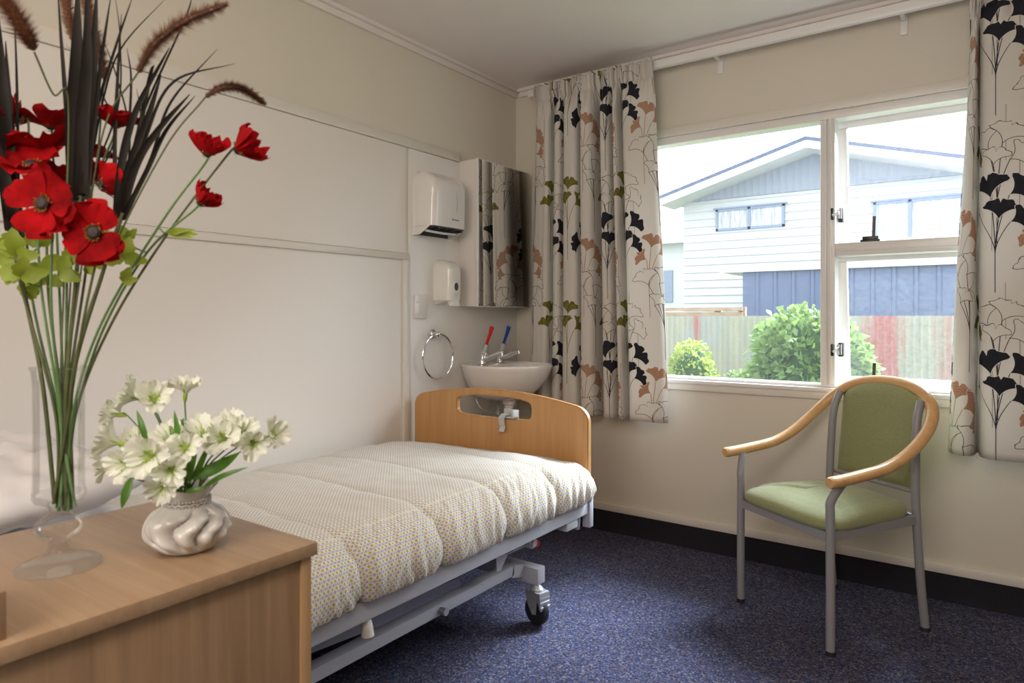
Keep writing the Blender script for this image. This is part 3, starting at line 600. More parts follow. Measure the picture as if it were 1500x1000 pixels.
bm = B(); lathe(bm, [(.03, .690), (.036, .685), (.034, .665), (.026, .660), (.024, .645)], (.2, -.345, 0), 24, cap1=True); mk('drain_flange', bm, m_porc, t)
bm = B(); tube(bm, spline([(.2, -.345, .65), (.2, -.345, .56), (.2, -.345, .50), (.17, -.345, .47), (.13, -.345, .50), (.11, -.345, .53), (.02, -.345, .53), (.007, -.345, .53)], 6), .016, 16); mk('trap_pipe', bm, m_chrome, t)
def tap(y, m, lab):
    q = thing('basin_tap', lab, 'tap', (.10, y, .872), 0, 'pair of pillar taps on the basin')
    bm = B(); tube(bm, spline([(.095, y, .872), (.094, y, .89), (.10, y, .915), (.112, y, .937)], 6), lambda a: .0215 - .004 * a, 18)
    mk('body', bm, m_chrome, q, ang=60)
    bm = B(); tube(bm, spline([(.100, y, .892), (.14, y, .905), (.19, y, .925), (.222, y, .934)], 6), lambda a: .014 - .003 * a, 14); rod(bm, (.217, y, .936), (.221, y, .921), .0085, 12); mk('spout', bm, m_chrome, q)
    bm = B(); rod(bm, (.108, y, .932), (.122, y, .972), .0165, 16, .014); mk('collar', bm, m_zinc, q)
    bm = B(); tube(bm, spline([(.120, y, .970), (.126, y, .985), (.145, y, 1.03), (.153, y, 1.055), (.156, y, 1.063)], 5), lambda a: (.007 + .0045 * sst(.1, .8, a)) * math.sqrt(max(.15, 1 - max(0, (a - .88) / .12) ** 2)), 14); mk('lever', bm, m, q)
    tag(q.children[-1], 'red plastic lever' if m is m_red else 'blue plastic lever')
tap(-.430, m_red, 'chrome basin tap with a long red lever'); tap(-.283, m_blue, 'chrome basin tap with a long blue lever')
t2 = thing('supply_hose', 'thin grey flexible supply hose looping under the basin', 'hose', (.1, -.4, .6))
bm = B(); tube(bm, spline([(.09, -.43, .70), (.09, -.472, .69), (.11, -.465, .65), (.12, -.43, .635), (.11, -.385, .655), (.09, -.35, .70)], 8), .006, 10); mk('hose_loop', bm, m_zinc, t2)
bm = B(); tube(bm, spline([(.09, -.283, .70), (.10, -.30, .67), (.11, -.315, .64), (.11, -.318, .615)], 6), .0065, 10); mk('hose_tail', bm, m_zinc, t2)
bm = B(); rod(bm, (.11, -.318, .62), (.11, -.318, .585), .012, 12); rod(bm, (.007, -.318, .585), (.125, -.318, .585), .011, 12); rod(bm, (.11, -.35, .588), (.11, -.30, .588), .014, 12); mk('valve', bm, m_zinc, t2)

# ================================================================== THE BED
bed = thing('hospital_bed', 'adjustable care bed with beech end boards and pale grey steel frame', 'bed', (.49, -1.9, 0))
def endboard(name, y, ztop, hole=True):
    x0, x1, zb = .028, .950, .335
    cx = (x0 + x1) / 2
    out = [(x0, zb)]
    # sides, rounded shoulders, shallow arch
    side = ztop - .10
    out.append((x0, side))
    for k in range(1, 9):
        a = PI / 2 * k / 9; out.append((x0 + .075 - .075 * math.cos(a), side + .062 * math.sin(a)))
    for k in range(0, 25):
        x = x0 + .08 + (x1 - x0 - .16) * k / 24; out.append((x, ztop - .036 * ((x - cx) / (cx - x0 - .08)) ** 2))
    for k in range(8, 0, -1):
        a = PI / 2 * k / 9; out.append((x1 - .075 + .075 * math.cos(a), side + .062 * math.sin(a)))
    out += [(x1, side), (x1, zb)]
    loops = [out]
    if hole:
        h = []
        for cx_, cz_, a0 in ((.662, .737, 0), (.308, .737, 90), (.308, .712, 180), (.662, .712, 270)):
            for k in range(6):
                a = math.radians(a0 + 90 * k / 5); h.append((cx_ + .022 * math.cos(a), cz_ + .022 * math.sin(a)))
        # arch both long edges a little
        h = [(x, z + (-.0 if z > .724 else -.006) * (1 - ((x - .485) / .2) ** 2) + (.014 if z > .724 else 0) * (1 - ((x - .485) / .2) ** 2)) for x, z in h]
        q = []
        for a, b in zip(h, h[1:] + h[:1]):
            q.append(a)
            if abs(a[0] - b[0]) > .2:
                for k in range(1, 10):
                    x = a[0] + (b[0] - a[0]) * k / 10; up = a[1] > .724
                    q.append((x, a[1] + (.014 if up else -.006) * (1 - ((x - .485) / .2) ** 2)))
        loops.append(q)
    bm = prism(B(), loops, lambda a, c: (a, y, c), (0, .026, 0))
    bmesh.ops.recalc_face_normals(bm, faces=bm.faces)
    es = [e for e in bm.edges if len(e.link_faces) == 2 and e.calc_face_angle(0) > 1.2 and abs(e.verts[0].co.y - e.verts[1].co.y) < .001]
    bmesh.ops.bevel(bm, geom=es, offset=.004, segments=2, affect='EDGES')
    return mk(name, bm, m_beech, bed)
endboard('footboard', -.860, .804)
endboard('headboard', -3.02, .93, False)
for x0, x1 in ((.922, .952), (.028, .058)):
    bm = box(B(), x0, x1, -2.99, -.865, .353, .408, .003); mk('side_rail', bm, m_bedsteel, bed)
bm = box(B(), .925, .958, -.862, -.832, .298, .420, .003); mk('corner_plate', bm, m_bedsteel, bed)
bm = box(B(), .02, .05, -.862, -.832, .298, .420, .003); mk('corner_plate', bm, m_bedsteel, bed)
bm = B(); box(bm, .90, .945, -1.01, -.93, .318, .352, .003); mk('end_lock', bm, m_bedsteel, bed)
bm = B(); rod(bm, (.925, -.905, .353), (.925, -.905, .30), .016, 16, .012); mk('socket_tube', bm, m_zinc, bed)
bm = B()
for k in range(9): box(bm, .058, .922, -2.9 + k * .235, -2.86 + k * .235, .375, .39)
mk('slats', bm, m_bedsteel, bed)
mt = mk('mattress', box(B(), .06, .925, -2.965, -.872, .395, .535, .03, 3), m_pillow, bed)
# chassis
for x0, x1 in ((.792, .835), (.14, .183)):
    mk('chassis_rail', box(B(), x0, x1, -2.75, -1.19, .190, .226, .003), m_bedsteel, bed)
for y in (-1.108, -2.72):
    mk('cross_tube', box(B(), .08, .897, y - .024, y + .024, .148, .208, .004), m_bedsteel, bed)
bm = B(); bar(bm, (.8135, -1.20, .207), (.8135, -1.12, .185), .043, .042); mk('rail_end', bm, m_bedsteel, bed)
bm = B(); rod(bm, (.835, -1.583, .206), (.858, -1.583, .206), .012, 12); mk('pivot_bolt', bm, m_zinc, bed)
bm = B(); bar(bm, (.66, -2.5, .25), (.66, -1.30, .15), .03, .06); mk('lift_arm', bm, m_bedsteel, bed)
bm = B(); bar(bm, (.30, -2.5, .25), (.30, -1.30, .15), .03, .06); mk('lift_arm', bm, m_bedsteel, bed)
bm = B(); bar(bm, (.74, -2.65, .245), (.74, -1.45, .315), .03, .062); mk('scissor_arm', bm, m_bedsteel, bed)
bm = B(); bar(bm, (.62, -1.42, .34), (.62, -1.30, .20), .03, .045); bar(bm, (.70, -1.30, .33), (.70, -1.30, .20), .03, .035); mk('link_plate', bm, m_bedsteel, bed)
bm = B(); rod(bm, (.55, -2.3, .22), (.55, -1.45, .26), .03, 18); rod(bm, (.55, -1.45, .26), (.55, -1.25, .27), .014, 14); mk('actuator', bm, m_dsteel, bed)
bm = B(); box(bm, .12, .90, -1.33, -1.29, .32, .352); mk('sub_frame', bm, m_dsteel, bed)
bm = B(); tube(bm, spline([(.905, -1.975, .365), (.922, -1.975, .352), (.932, -1.975, .335), (.936, -1.975, .305)], 5), lambda a: .010 + .007 * a, 14); mk('side_grip', bm, m_plast2, bed)
# control bracket with red buttons
bm = B(); prism(bm, [[(-1.40, .352), (-1.12, .352), (-1.13, .335), (-1.17, .322), (-1.19, .30), (-1.29, .302), (-1.33, .262), (-1.352, .262), (-1.355, .335), (-1.40, .342)]], lambda a, c: (.872, a, c), (.006, 0, 0))
for y_ in (-1.315, -1.275, -1.235): rod(bm, (.876, y_, .322), (.882, y_, .322), .009, 12)
br = mk('hinge_bracket', bm, m_bedsteel, bed)
bm = B(); rod(bm, (.874, -1.17, .315), (.90, -1.17, .315), .022, 18); rod(bm, (.90, -1.17, .315), (.91, -1.17, .315), .014, 14); mk('knob', bm, m_greyp, br)
bm = B(); rod(bm, (.876, -1.135, .302), (.898, -1.135, .302), .013, 14); mk('red_stop', bm, m_red, br)
# castors
def castor(x, y, first):
    rot = Matrix.Translation((x, y, 0)) @ Matrix.Rotation(math.radians(-100), 4, 'Z') @ Matrix.Translation((-x, -y, 0))
    def mk(*p, **k):
        bmesh.ops.transform(p[1], matrix=rot, verts=p[1].verts); return globals()['mk'](*p, **k)
    c = mk('castor', lathe(B(), [(.014, .12), (.024, .123), (.026, .13), (.018, .14), (.012, .148)], (x, y + .006, 0), 20, cap1=True), m_zinc, bed)
    bm = B()
    for s in (-.019, .019):
        prism(bm, [[(y - .032, .122), (y + .03, .122), (y + .026, .09), (y + .022, .045), (y + .004, .040), (y - .018, .075)]], lambda a, q, s=s: (x + s, a, q), (.003 if s > 0 else -.003, 0, 0))
    box(bm, x - .022, x + .022, y - .032, y + .03, .116, .124, .002); mk('fork', bm, m_zinc, c)
    bm = B(); prof = [(-.0145, .030), (-.015, .043), (-.012, .049), (-.006, .052), (.006, .052), (.012, .049), (.015, .043), (.0145, .030)]
    loft(bm, [[(x + w, y + .008 + r * math.cos(2 * PI * k / 32), .0522 + r * math.sin(2 * PI * k / 32)) for k in range(32)] for w, r in prof])
    mk('wheel', bm, m_rubber, c)
    bm = B(); rod(bm, (x - .025, y + .008, .0522), (x + .025, y + .008, .0522), .007, 12); mk('axle', bm, m_zinc, c)
    bm = B()
    for k in range(4): box(bm, x - .026, x + .026, y + .034 + k * .002, y + .046 + k * .002, .115 - k * .016, .127 - k * .016, .004)
    loft(bm, [[(x - .026, y + .02, .126), (x + .026, y + .02, .126), (x + .026, y + .02, .12), (x - .026, y + .02, .12)], [(x - .026, y + .046, .122), (x + .026, y + .046, .122), (x + .026, y + .05, .064), (x - .026, y + .05, .064)]])
    mk('brake_pedal', bm, m_zinc, c)
for x, y in ((.872, -1.112), (.10, -1.112), (.872, -2.72), (.10, -2.72)): castor(x, y, 0)

# grey hand control hook over the footboard
t = thing('handset_hook', 'small grey plastic hook clipped over the slot of the beech footboard', 'hook', (.57, -.86, .68))
bm = B(); box(bm, .525, .600, -.832, -.826, .674, .722, .002); box(bm, .590, .600, -.868, -.832, .688, .722, .002); box(bm, .525, .6, -.868, -.832, .688, .694, .001); mk('back_plate', bm, m_greyp, t)
bm = B(); P_ = spline([(0, -.845, .700), (0, -.868, .702), (0, -.885, .690), (0, -.882, .665), (0, -.876, .650), (0, -.886, .632)], 6)
for a, b in zip(P_, P_[1:]): bar(bm, (.552, a.y, a.z), (.552, b.y, b.z), .026, .005, (0, .3, 1) if abs((b - a).z) < abs((b - a).y) else (0, 1, 0))
mk('hook_lip', bm, m_greyp, t)

# duvet
t = None
def duvet():
    bm = B(); uvl = bm.loops.layers.uv.new('cloth')
    # cross-profile (x, z): from the wall, over the crown, down to the near rail
    prof = spline([(.035, 0, .500), (.05, 0, .540), (.11, 0, .566), (.25, 0, .574), (.5, 0, .578), (.72, 0, .582), (.84, 0, .580), (.905, 0, .560), (.948, 0, .520), (.965, 0, .478), (.962, 0, .440), (.948, 0, .418), (.935, 0, .412)], 12)
    L = [0]
    for a, b in zip(prof, prof[1:]): L.append(L[-1] + (b - a).length)
    n = len(prof); y0, y1 = -.878, -2.26; ny = 260
    nor = []
    for i in range(n):
        d = (prof[min(n - 1, i + 1)] - prof[max(0, i - 1)]).normalized(); nor.append(Vector((-d.z, 0, d.x)) * 1)
    rows = []
    for j in range(ny + 1):
        y = y0 + (y1 - y0) * j / ny; row = []
        for i in range(n):
            u = L[i]; p = prof[i].copy(); nn = nor[i]
            side = sst(.84, 1.0, u)
            # quilting seams across the bed every 0.30 m, wandering a little, offset between lanes
            lane = math.floor((u + .06) / .26)
            yy = y + .018 * math.sin(u * 9 + 1) + .010 * nz(u * 6, 2.2)
            ph = (yy + 1.14) / .30
            fr = abs(ph - round(ph)) * .30
            puff = (1 - math.exp(-fr / .022)) * (.008 + .019 * side)
            lu = (u + .01) / .26 + 8; fl = abs(lu - math.floor(lu) - .5) * .26
            puff += (1 - math.exp(-fl / .03)) * .004 * (1 - side * .5)
            wr = .005 * nz(u * 5, y * 5, 1) + .003 * nz(u * 16, y * 16, 4)
            # gathered wrinkles running from the seams on the side
            sw = side * .009 * nz(y * 34 + 3 * math.sin(u * 14), u * 6 + ph, 9) + side * .006 * nz(y * 60 + u * 22, u * 9, 5)
            foot = sst(-1.10, -.878, y)   # sinks towards the footboard
            end = math.sqrt(max(0, 1 - max(0, (y + .91) / .032) ** 2)) if y > -.91 else 1
            z = p.z - .036 * foot * (1 - side) - .006 * sst(-1.6, -2.26, y)
            q = Vector((p.x, y, z)) + nn * (puff + wr + sw)
            q.z = .425 + (q.z - .425) * (1 - .35 * (1 - end)) if q.z > .425 else q.z
            q.x = max(q.x, .03)
            if u > L[-1] - .03: q.z = max(q.z, .4095)
            row.append(bm.verts.new(q))
        rows.append(row)
    for j in range(ny):
        for i in range(n - 1):
            f = bm.faces.new((rows[j][i], rows[j][i + 1], rows[j + 1][i + 1], rows[j + 1][i]))
            for lp, (ii, jj) in zip(f.loops, ((i, j), (i + 1, j), (i + 1, j + 1), (i, j + 1))):
                lp[uvl].uv = (L[ii], -y0 + (y0 - y1) * jj / ny)
    # foot end closed down to the mattress
    lo = [bm.verts.new((max(.06, min(.94, v.co.x)), y0 - .004, .42)) for v in rows[0]]
    for i in range(n - 1): bm.faces.new((rows[0][i + 1], rows[0][i], lo[i], lo[i + 1]))
    bmesh.ops.remove_doubles(bm, verts=bm.verts, dist=1e-5)
    return bm
o = mk('duvet', duvet(), m_duvet, ang=180)
tag(o, 'quilted cream duvet with small green and lilac dots on the bed', 'duvet')

def pillow(loc, sx, sy, sz, tilt, seed, label, yaw=0):
    bm = B(); n = 40; top, bot = [], []
    for s in (1, -1):
        g = []
        for i in range(n + 1):
            row = []
            for j in range(n + 1):
                a, b = i / n * 2 - 1, j / n * 2 - 1
                h = (max(0, 1 - abs(a) ** 2.6) * max(0, 1 - abs(b) ** 2.6)) ** .5
                w = .030 * nz(a * 2.5, b * 2.5, seed) + .018 * nz(a * 7 + b * 3, b * 5, seed) + .006 * abs(nz(a * 11, b * 9 + a * 4, seed + 3))
                x = a * sx / 2 * (1 - .06 * b * b * abs(a)); y = b * sy / 2 * (1 - .08 * a * a)
                row.append(Vector((x, y, s * (h * sz / 2 + w * h))))
            g.append(row)
        V = [[bm.verts.new(p) for p in r] for r in g]
        for i in range(n):
            for j in range(n): bm.faces.new((V[i][j], V[i + 1][j], V[i + 1][j + 1], V[i][j + 1]) if s > 0 else (V[i][j], V[i][j + 1], V[i + 1][j + 1], V[i + 1][j]))
    bmesh.ops.remove_doubles(bm, verts=bm.verts, dist=1e-4)
    bmesh.ops.transform(bm, matrix=Matrix.Translation(loc) @ Matrix.Rotation(yaw, 4, 'Z') @ Matrix.Rotation(tilt, 4, 'X'), verts=bm.verts)
    o = mk('pillow', bm, m_pillow, ang=180); tag(o, label, 'pillow', 'pillows stacked at the bed head'); return o
pillow((.52, -2.63, .632), .74, .50, .12, 0, 3, 'lower white pillow, largely under the other at the bed head')
pillow((.50, -2.68, .775), .72, .46, .13, .05, 8, 'crumpled white pillow lying topmost at the bed head', .04)
bm = B(); loft(bm, [[Vector((.05 + .88 * k / 30, y, .5385 + dz + .004 * nz(k * .3, y * 6))) for k in range(31)] + [Vector((.93 - .88 * k / 30, y, .536)) for k in range(31)] for y, dz in ((-2.272, .004), (-2.29, .028), (-2.34, .03), (-2.368, .006))])
o = mk('folded_sheet', bm, m_pillow); tag(o, 'white bed sheet folded back between duvet and pillows', 'sheet')

# ================================================================== DRESSER
DX0, DX1, DY1, DZ = .990, 1.410, -2.505, .78
t = thing('bedside_cabinet', 'low oak-veneered cabinet in the foreground carrying two vases', 'cabinet', ((DX0 + DX1) / 2, -3.05, 0))
mk('top_panel', box(B(), DX0, DX1, -3.62, DY1, DZ - .019, DZ, .0012), m_oak_h, t)
mk('end_panel', box(B(), DX0 + .012, DX1 - .007, DY1 - .023, DY1 - .006, 0, DZ - .0195, .0008), m_oak_e, t)
mk('end_panel', box(B(), DX0 + .012, DX1 - .007, -3.615, -3.598, 0, DZ - .0195, .0008), m_oak_e, t)
mk('front_panel', box(B(), DX1 - .028, DX1 - .012, -3.597, DY1 - .024, .03, DZ - .0195, .0008), m_oak_v, t)
mk('back_panel', box(B(), DX0 + .014, DX0 + .024, -3.597, DY1 - .024, .03, DZ - .0195), m_oak_v, t)
mk('plinth', box(B(), DX0 + .03, DX1 - .04, -3.597, DY1 - .024, 0, .0295), m_oak_v, t)
# small wooden box whose corner shows at the frame edge
t = thing('wooden_box', 'oak box at the left edge of the cabinet top, cut by the frame', 'box', (1.32, -2.98, .78))
mk('box_side', box(B(), 1.386, 1.394, -3.08, -2.888, .7802, .83, .001), m_oak_v, t)
mk('box_side', box(B(), 1.265, 1.273, -3.08, -2.888, .7802, .83, .001), m_oak_v, t)
mk('box_end', box(B(), 1.2732, 1.3858, -2.896, -2.888, .7802, .83, .001), m_oak_e, t)
mk('box_end', box(B(), 1.2732, 1.3858, -3.08, -3.072, .7802, .83, .001), m_oak_e, t)
mk('box_base', box(B(), 1.2732, 1.3858, -3.0718, -2.8962, .7802, .786), m_oak_h, t)

# ================================================================== ARMCHAIR
ch = thing('armchair', 'green upholstered armchair with bent beech arms and grey metal legs', 'chair', (1.6045, -.611, 0), math.atan2(-.561, .828))
def cmk(name, bm, m, **k): return mk(name, bm, m, ch, local=True, **k)
for s in (-1, 1):
    bm = B(); tube(bm, spline([(.222 * s, 0, .012), (.222 * s, 0, .25), (.221 * s, 0, .46), (.222 * s, .0, .50), (.232 * s, .012, .535), (.246 * s, .030, .572)], 8), .0145, 16)
    lg = cmk('front_leg', bm, m_gsteel)
    mk('foot_cap', rod(B(), (.222 * s, 0, 0), (.222 * s, 0, .014), .0155, 16), m_rubber, lg, local=True)
    bm = B(); tube(bm, spline([(.205 * s, .452, .012), (.203 * s, .435, .15), (.199 * s, .425, .30), (.194 * s, .42, .45), (.190 * s, .424, .60), (.186 * s, .436, .74), (.180 * s, .462, .81)], 8), .0145, 16)
    lg = cmk('rear_leg', bm, m_gsteel)
    mk('foot_cap', rod(B(), (.205 * s, .452, 0), (.205 * s, .452, .014), .0155, 16), m_rubber, lg, local=True)
bm = B()
bar(bm, (-.21, .003, .385), (.21, .003, .385), .016, .03)
bar(bm, (-.19, .42, .395), (.19, .42, .395), .016, .03)
for s in (-1, 1): bar(bm, (.216 * s, .01, .388), (.196 * s, .415, .395), .016, .03)
cmk('seat_frame', bm, m_gsteel)
bm = B(); rod(bm, (-.185, .438, .485), (.185, .438, .485), .007, 10); cmk('back_rail', bm, m_gsteel)
# cushion
def seat_ring(f, z, dr=0):
    pts = []
    for k in range(64):
        a = 2 * PI * k / 64; c, s_ = math.cos(a), math.sin(a); e = .38
        X = math.copysign(abs(c) ** e, c); Y = math.copysign(abs(s_) ** e, s_)
        y = .205 + Y * .225 * f; w = .240 - .045 * (Y + 1) / 2
        zz = z + (.012 * (Y * Y - .3) * (1 if dr else 0)) * 0
        pts.append(Vector((X * w * f, y, zz + (-.008 if Y < -.6 else 0) * (1 if z > .42 else 0))))
    return pts
bm = loft(B(), [seat_ring(.90, .400), seat_ring(.975, .402), seat_ring(1.0, .412), seat_ring(1.005, .426), seat_ring(.985, .440), seat_ring(.93, .452), seat_ring(.80, .463), seat_ring(.55, .470), seat_ring(.25, .473)])
cmk('seat', bm, m_green, ang=60)
# arm loop: one bent rail from arm tip to arm tip
LP = [(-.262, -.045, .578), (-.262, .02, .583), (-.262, .10, .592), (-.262, .19, .605), (-.262, .27, .632), (-.260, .345, .675), (-.250, .415, .730), (-.222, .465, .785), (-.165, .495, .832), (-.085, .508, .858), (0, .512, .865)]
LP = LP + [(-x, y, z) for x, y, z in LP[-2::-1]]
bm = B(); tube(bm, spline(LP, 8), lambda a: .0205 * (1 - .18 * (abs(2 * a - 1) > .995)), 18, flat=.95)
cmk('arm_loop', bm, m_bent, ang=50)
# padded back following the loop
def bk(x, z):   # plan curve of the back
    return .440 + .040 * (z - .49) / .37 - .30 * (x * x) + .012
def backpad():
    bm = B(); nx, nzz = 20, 20; F_, R_ = [], []
    for side_, st in ((0, F_), (1, R_)):
        for j in range(nzz + 1):
            row = []
            for i in range(nx + 1):
                a = i / nx * 2 - 1
                hw = .176
                v = j / nzz
                x = a * hw
                ztop = .856 - .052 * abs(a) ** 2.6
                z = .492 + (ztop - .492) * v
                e = (max(0, 1 - abs(a) ** 8) * max(0, 1 - abs(2 * v - 1) ** 8)) ** .5
                th = .019 * e
                row.append(bm.verts.new((x * (1 - .0 * v), bk(x, z) + (th if side_ else -th), z)))
            st.append(row)
    for st in (F_, R_):
        for j in range(nzz):
            for i in range(nx): bm.faces.new((st[j][i], st[j][i + 1], st[j + 1][i + 1], st[j + 1][i]))
    bmesh.ops.remove_doubles(bm, verts=bm.verts, dist=1e-5)
    return bm
cmk('backrest', backpad(), m_green, ang=60)

# ================================================================== VASES AND FLOWERS
vb = Vector(VBASE)
t = thing('glass_vase', 'tall clear glass vase on a knopped stem holding poppies', 'vase', VBASE)
bm = lathe(B(), [(.0495, .0008), (.050, .003), (.047, .006), (.036, .010), (.022, .016), (.013, .026), (.011, .034), (.012, .038), (.024, .043), (.029, .052), (.028, .060), (.018, .068), (.012, .071), (.0115, .078), (.018, .084), (.028, .088), (.0315, .094), (.0312, .100), (.024, .101), (.004, .100)], VBASE, 48, cap1=True)
mk('stem_and_foot', bm, m_fglass, t, ang=70)
bm = lathe(B(), [(.0312, .100), (.0302, .115), (.0298, .18), (.0300, .24), (.0315, .262), (.0345, .2675), (.0335, .2675), (.0305, .262), (.0288, .24), (.0286, .18), (.029, .115), (.0295, .104)], VBASE, 48, cap0=False)
mk('cylinder', bm, m_tglass, t, ang=70)

def frame(axis, up=(0, 0, 1)):
    return Vector(axis).normalized().to_track_quat('Z', 'Y').to_matrix().to_4x4()
def petal(bm, phi, L, W, e0, e1, ruff, seed, r0=.004, pw=.55, tip=.28, ni=7, nj=8, cupw=.25):
    rows = []; rad, z = r0, 0
    for i in range(ni + 1):
        r = i / ni
        if i:
            e = math.radians(e0 + (e1 - e0) * r); rad += math.cos(e) * L / ni; z += math.sin(e) * L / ni
        w = W * (max(r, .02) ** pw) * (1 - tip * r ** 5)
        row = []
        for j in range(nj + 1):
            a = j / nj * 2 - 1
            k = ruff * (nz(a * 2.2 + seed, r * 2.5, seed * 1.7) * 1.0 + .5 * math.sin(a * 9 + seed)) * r * r
            x = rad - (abs(a) ** 2.5) * .14 * L * r + ruff * .5 * nz(a * 4, seed) * r; y = a * w
            zz = z + a * a * w * cupw + k
            row.append(bm.verts.new((x * math.cos(phi) - y * math.sin(phi), x * math.sin(phi) + y * math.cos(phi), zz)))
        rows.append(row)
    for i in range(ni):
        for j in range(nj): bm.faces.new((rows[i][j], rows[i][j + 1], rows[i + 1][j + 1], rows[i + 1][j]))
PLAB = ['red poppy facing forward with dark centre, lowest in the tall vase', 'red poppy facing forward, left of the lowest one and partly overlapping others',
        'pinkish red poppy just above the left forward-facing bloom', 'wide red poppy in side view, second down at left of the dark grass',
        'wide red poppy in side view, upper one at left of the dark grass', 'upright red poppy near the left edge beside dark blades',
        'red poppy cut off by the left edge of the picture', 'red poppy in side view right of the dark grass, on a slanting stem',
        'red poppy showing only a few petals right behind the dark grass', 'red poppy seen from behind with pale sepals, right of the dark grass',
        'red poppy mostly hidden behind the dark grass blades', 'red cup-shaped poppy with yellow stamens, out on a long stem at right',
        'red poppy at the far right, topmost on its long stem', 'small red poppy lowest of the three at right']
for i, (hp, ax, R_, op, st) in enumerate(POPPIES):
    hp, ax = Vector(hp), Vector(ax)
    t = thing('artificial_poppy', PLAB[i], 'flower', st[0], 0, 'red poppies in the tall glass vase')
    mtx = Matrix.Translation(hp - ax * R_ * .25) @ frame(ax)
    bm = B(); e0, e1 = (60 - 52 * op + 6, 40 - 48 * op + 8)
    if op < .7: e0, e1 = 42, 62
    elif op < .95: e0, e1 = 38, 8
    k0 = random.random() * 6
    Lp = R_ * (.98 if op > .95 else 1.25)
    for k in range(2): petal(bm, k0 + k * PI, Lp, Lp * 1.12, e0, e1, .26 * Lp, i * 3.1 + k, tip=.42)
    for k in range(3): petal(bm, k0 + 1.3 + k * 2.1, Lp * .92, Lp * .95, e0 + 6, e1 + 8, .22 * Lp, i * 3.1 + k + 9, tip=.5)
    bmesh.ops.transform(bm, matrix=mtx, verts=bm.verts); mk('petals', bm, m_poppy, t, ang=180)
    bm = B(); lathe(bm, [(.0045, -.001), (.008, .003), (.0085, .007), (.006, .010), (.002, .011)], (0, 0, 0), 14, cap1=True); bmesh.ops.transform(bm, matrix=mtx, verts=bm.verts); mk('seed_head', bm, m_pcentre, t)
    bm = B()
    for k in range(30):
        a = 2 * PI * k / 34 + random.random() * .1; r = .009 + random.random() * .004; h = .005 + random.random() * .005
        p = Vector((r * math.cos(a), r * math.sin(a), h)); q = Vector((.005 * math.cos(a), .005 * math.sin(a), .001))
        tube(bm, [q, p * .98, p], lambda s: .0003 + .0008 * (s > .4), 5)
    bmesh.ops.transform(bm, matrix=mtx, verts=bm.verts); mk('stamens', bm, m_pollen, t)
    bm = B()
    for k in range(8): petal(bm, k * PI / 4, R_ * .26, R_ * .05, -30, 0, 0, 1, r0=.002, tip=.9, ni=3, nj=2)
    bmesh.ops.transform(bm, matrix=mtx @ Matrix.Translation((0, 0, -.002)), verts=bm.verts); mk('sepals', bm, m_calyx, t)
    pts = spline([Vector(p) for p in st] + [hp - ax * R_ * .25 - ax * .012, hp - ax * R_ * .25], 10)
    mk('stem', tube(B(), pts, lambda a: .0022 - .0008 * a, 8), m_stem if i % 3 else m_dstem, t)
# lime foliage sprigs clipped to the stems
def leaf_blade(bm, a, b, w, bend=.15, n=7, up=(0, 0, 1), lobes=0):
    a, b = Vector(a), Vector(b); d = b - a; s = d.cross(Vector(up)).normalized(); nn = s.cross(d).normalized()
    L_, M_, R_ = [], [], []
    for i in range(n + 1):
        r = i / n; ww = w / 2 * math.sin(PI * min(1, .04 + r * .96) ** .8) ** .8 * (1 + (lobes * math.sin(r * 16)))
        c = a + d * r + nn * bend * d.length * math.sin(PI * r)
        L_.append(bm.verts.new(c - s * ww + nn * ww * .25)); M_.append(bm.verts.new(c)); R_.append(bm.verts.new(c + s * ww + nn * ww * .25))
    for i in range(n):
        bm.faces.new((L_[i], L_[i + 1], M_[i + 1], M_[i])); bm.faces.new((M_[i], M_[i + 1], R_[i + 1], R_[i]))
camv = Vector(CAM)
SLAB = ['far left and high', 'low at the far left', 'just below the lowest poppy', 'under the lowest poppy', 'between the left stems', 'right of the stems at mid height', 'small and low at right', 'pointed, out to the right', 'behind the lowest poppy', 'behind the central stems', 'at the left edge', 'small, beside the dark grass base', 'lowest at the far left', 'between the lowest poppy and the right stems', 'low among the left stems']
allst = [[Vector(p) for p in st] for _, _, _, _, st in POPPIES]
for i, (p, s) in enumerate(SPRIGS):
    p = Vector(p)
    t = thing('leaf_sprig', 'lime green artificial leaves on the poppy stems, ' + SLAB[i], 'foliage', p, 0, 'lime leaves among the poppies')
    view = (camv - p).normalized(); rt = Vector((.813, .582, 0)); up = Vector((0, 0, 1))
    # nearest stem point
    best = min((q for st in allst for q in spline(st, 12)), key=lambda q: (q - p).length)
    mk('twig', tube(B(), [best, best.lerp(p, .5) + up * -.004, p], .0012, 6), m_stem, t)
    for k in range(5 if s > .025 else 3):
        a = random.uniform(-.6, PI + .6) if i != 7 else random.uniform(-.35, .3)
        dr = rt * math.cos(a) + up * math.sin(a) * .75 + view * random.uniform(-.4, .4)
        bm = B(); leaf_blade(bm, p, p + dr.normalized() * s * random.uniform(.9, 1.35), s * (.75 if i != 7 else .3), .12, up=view, lobes=.16)
        mk('leaf', bm, m_sprig, t, ang=180)
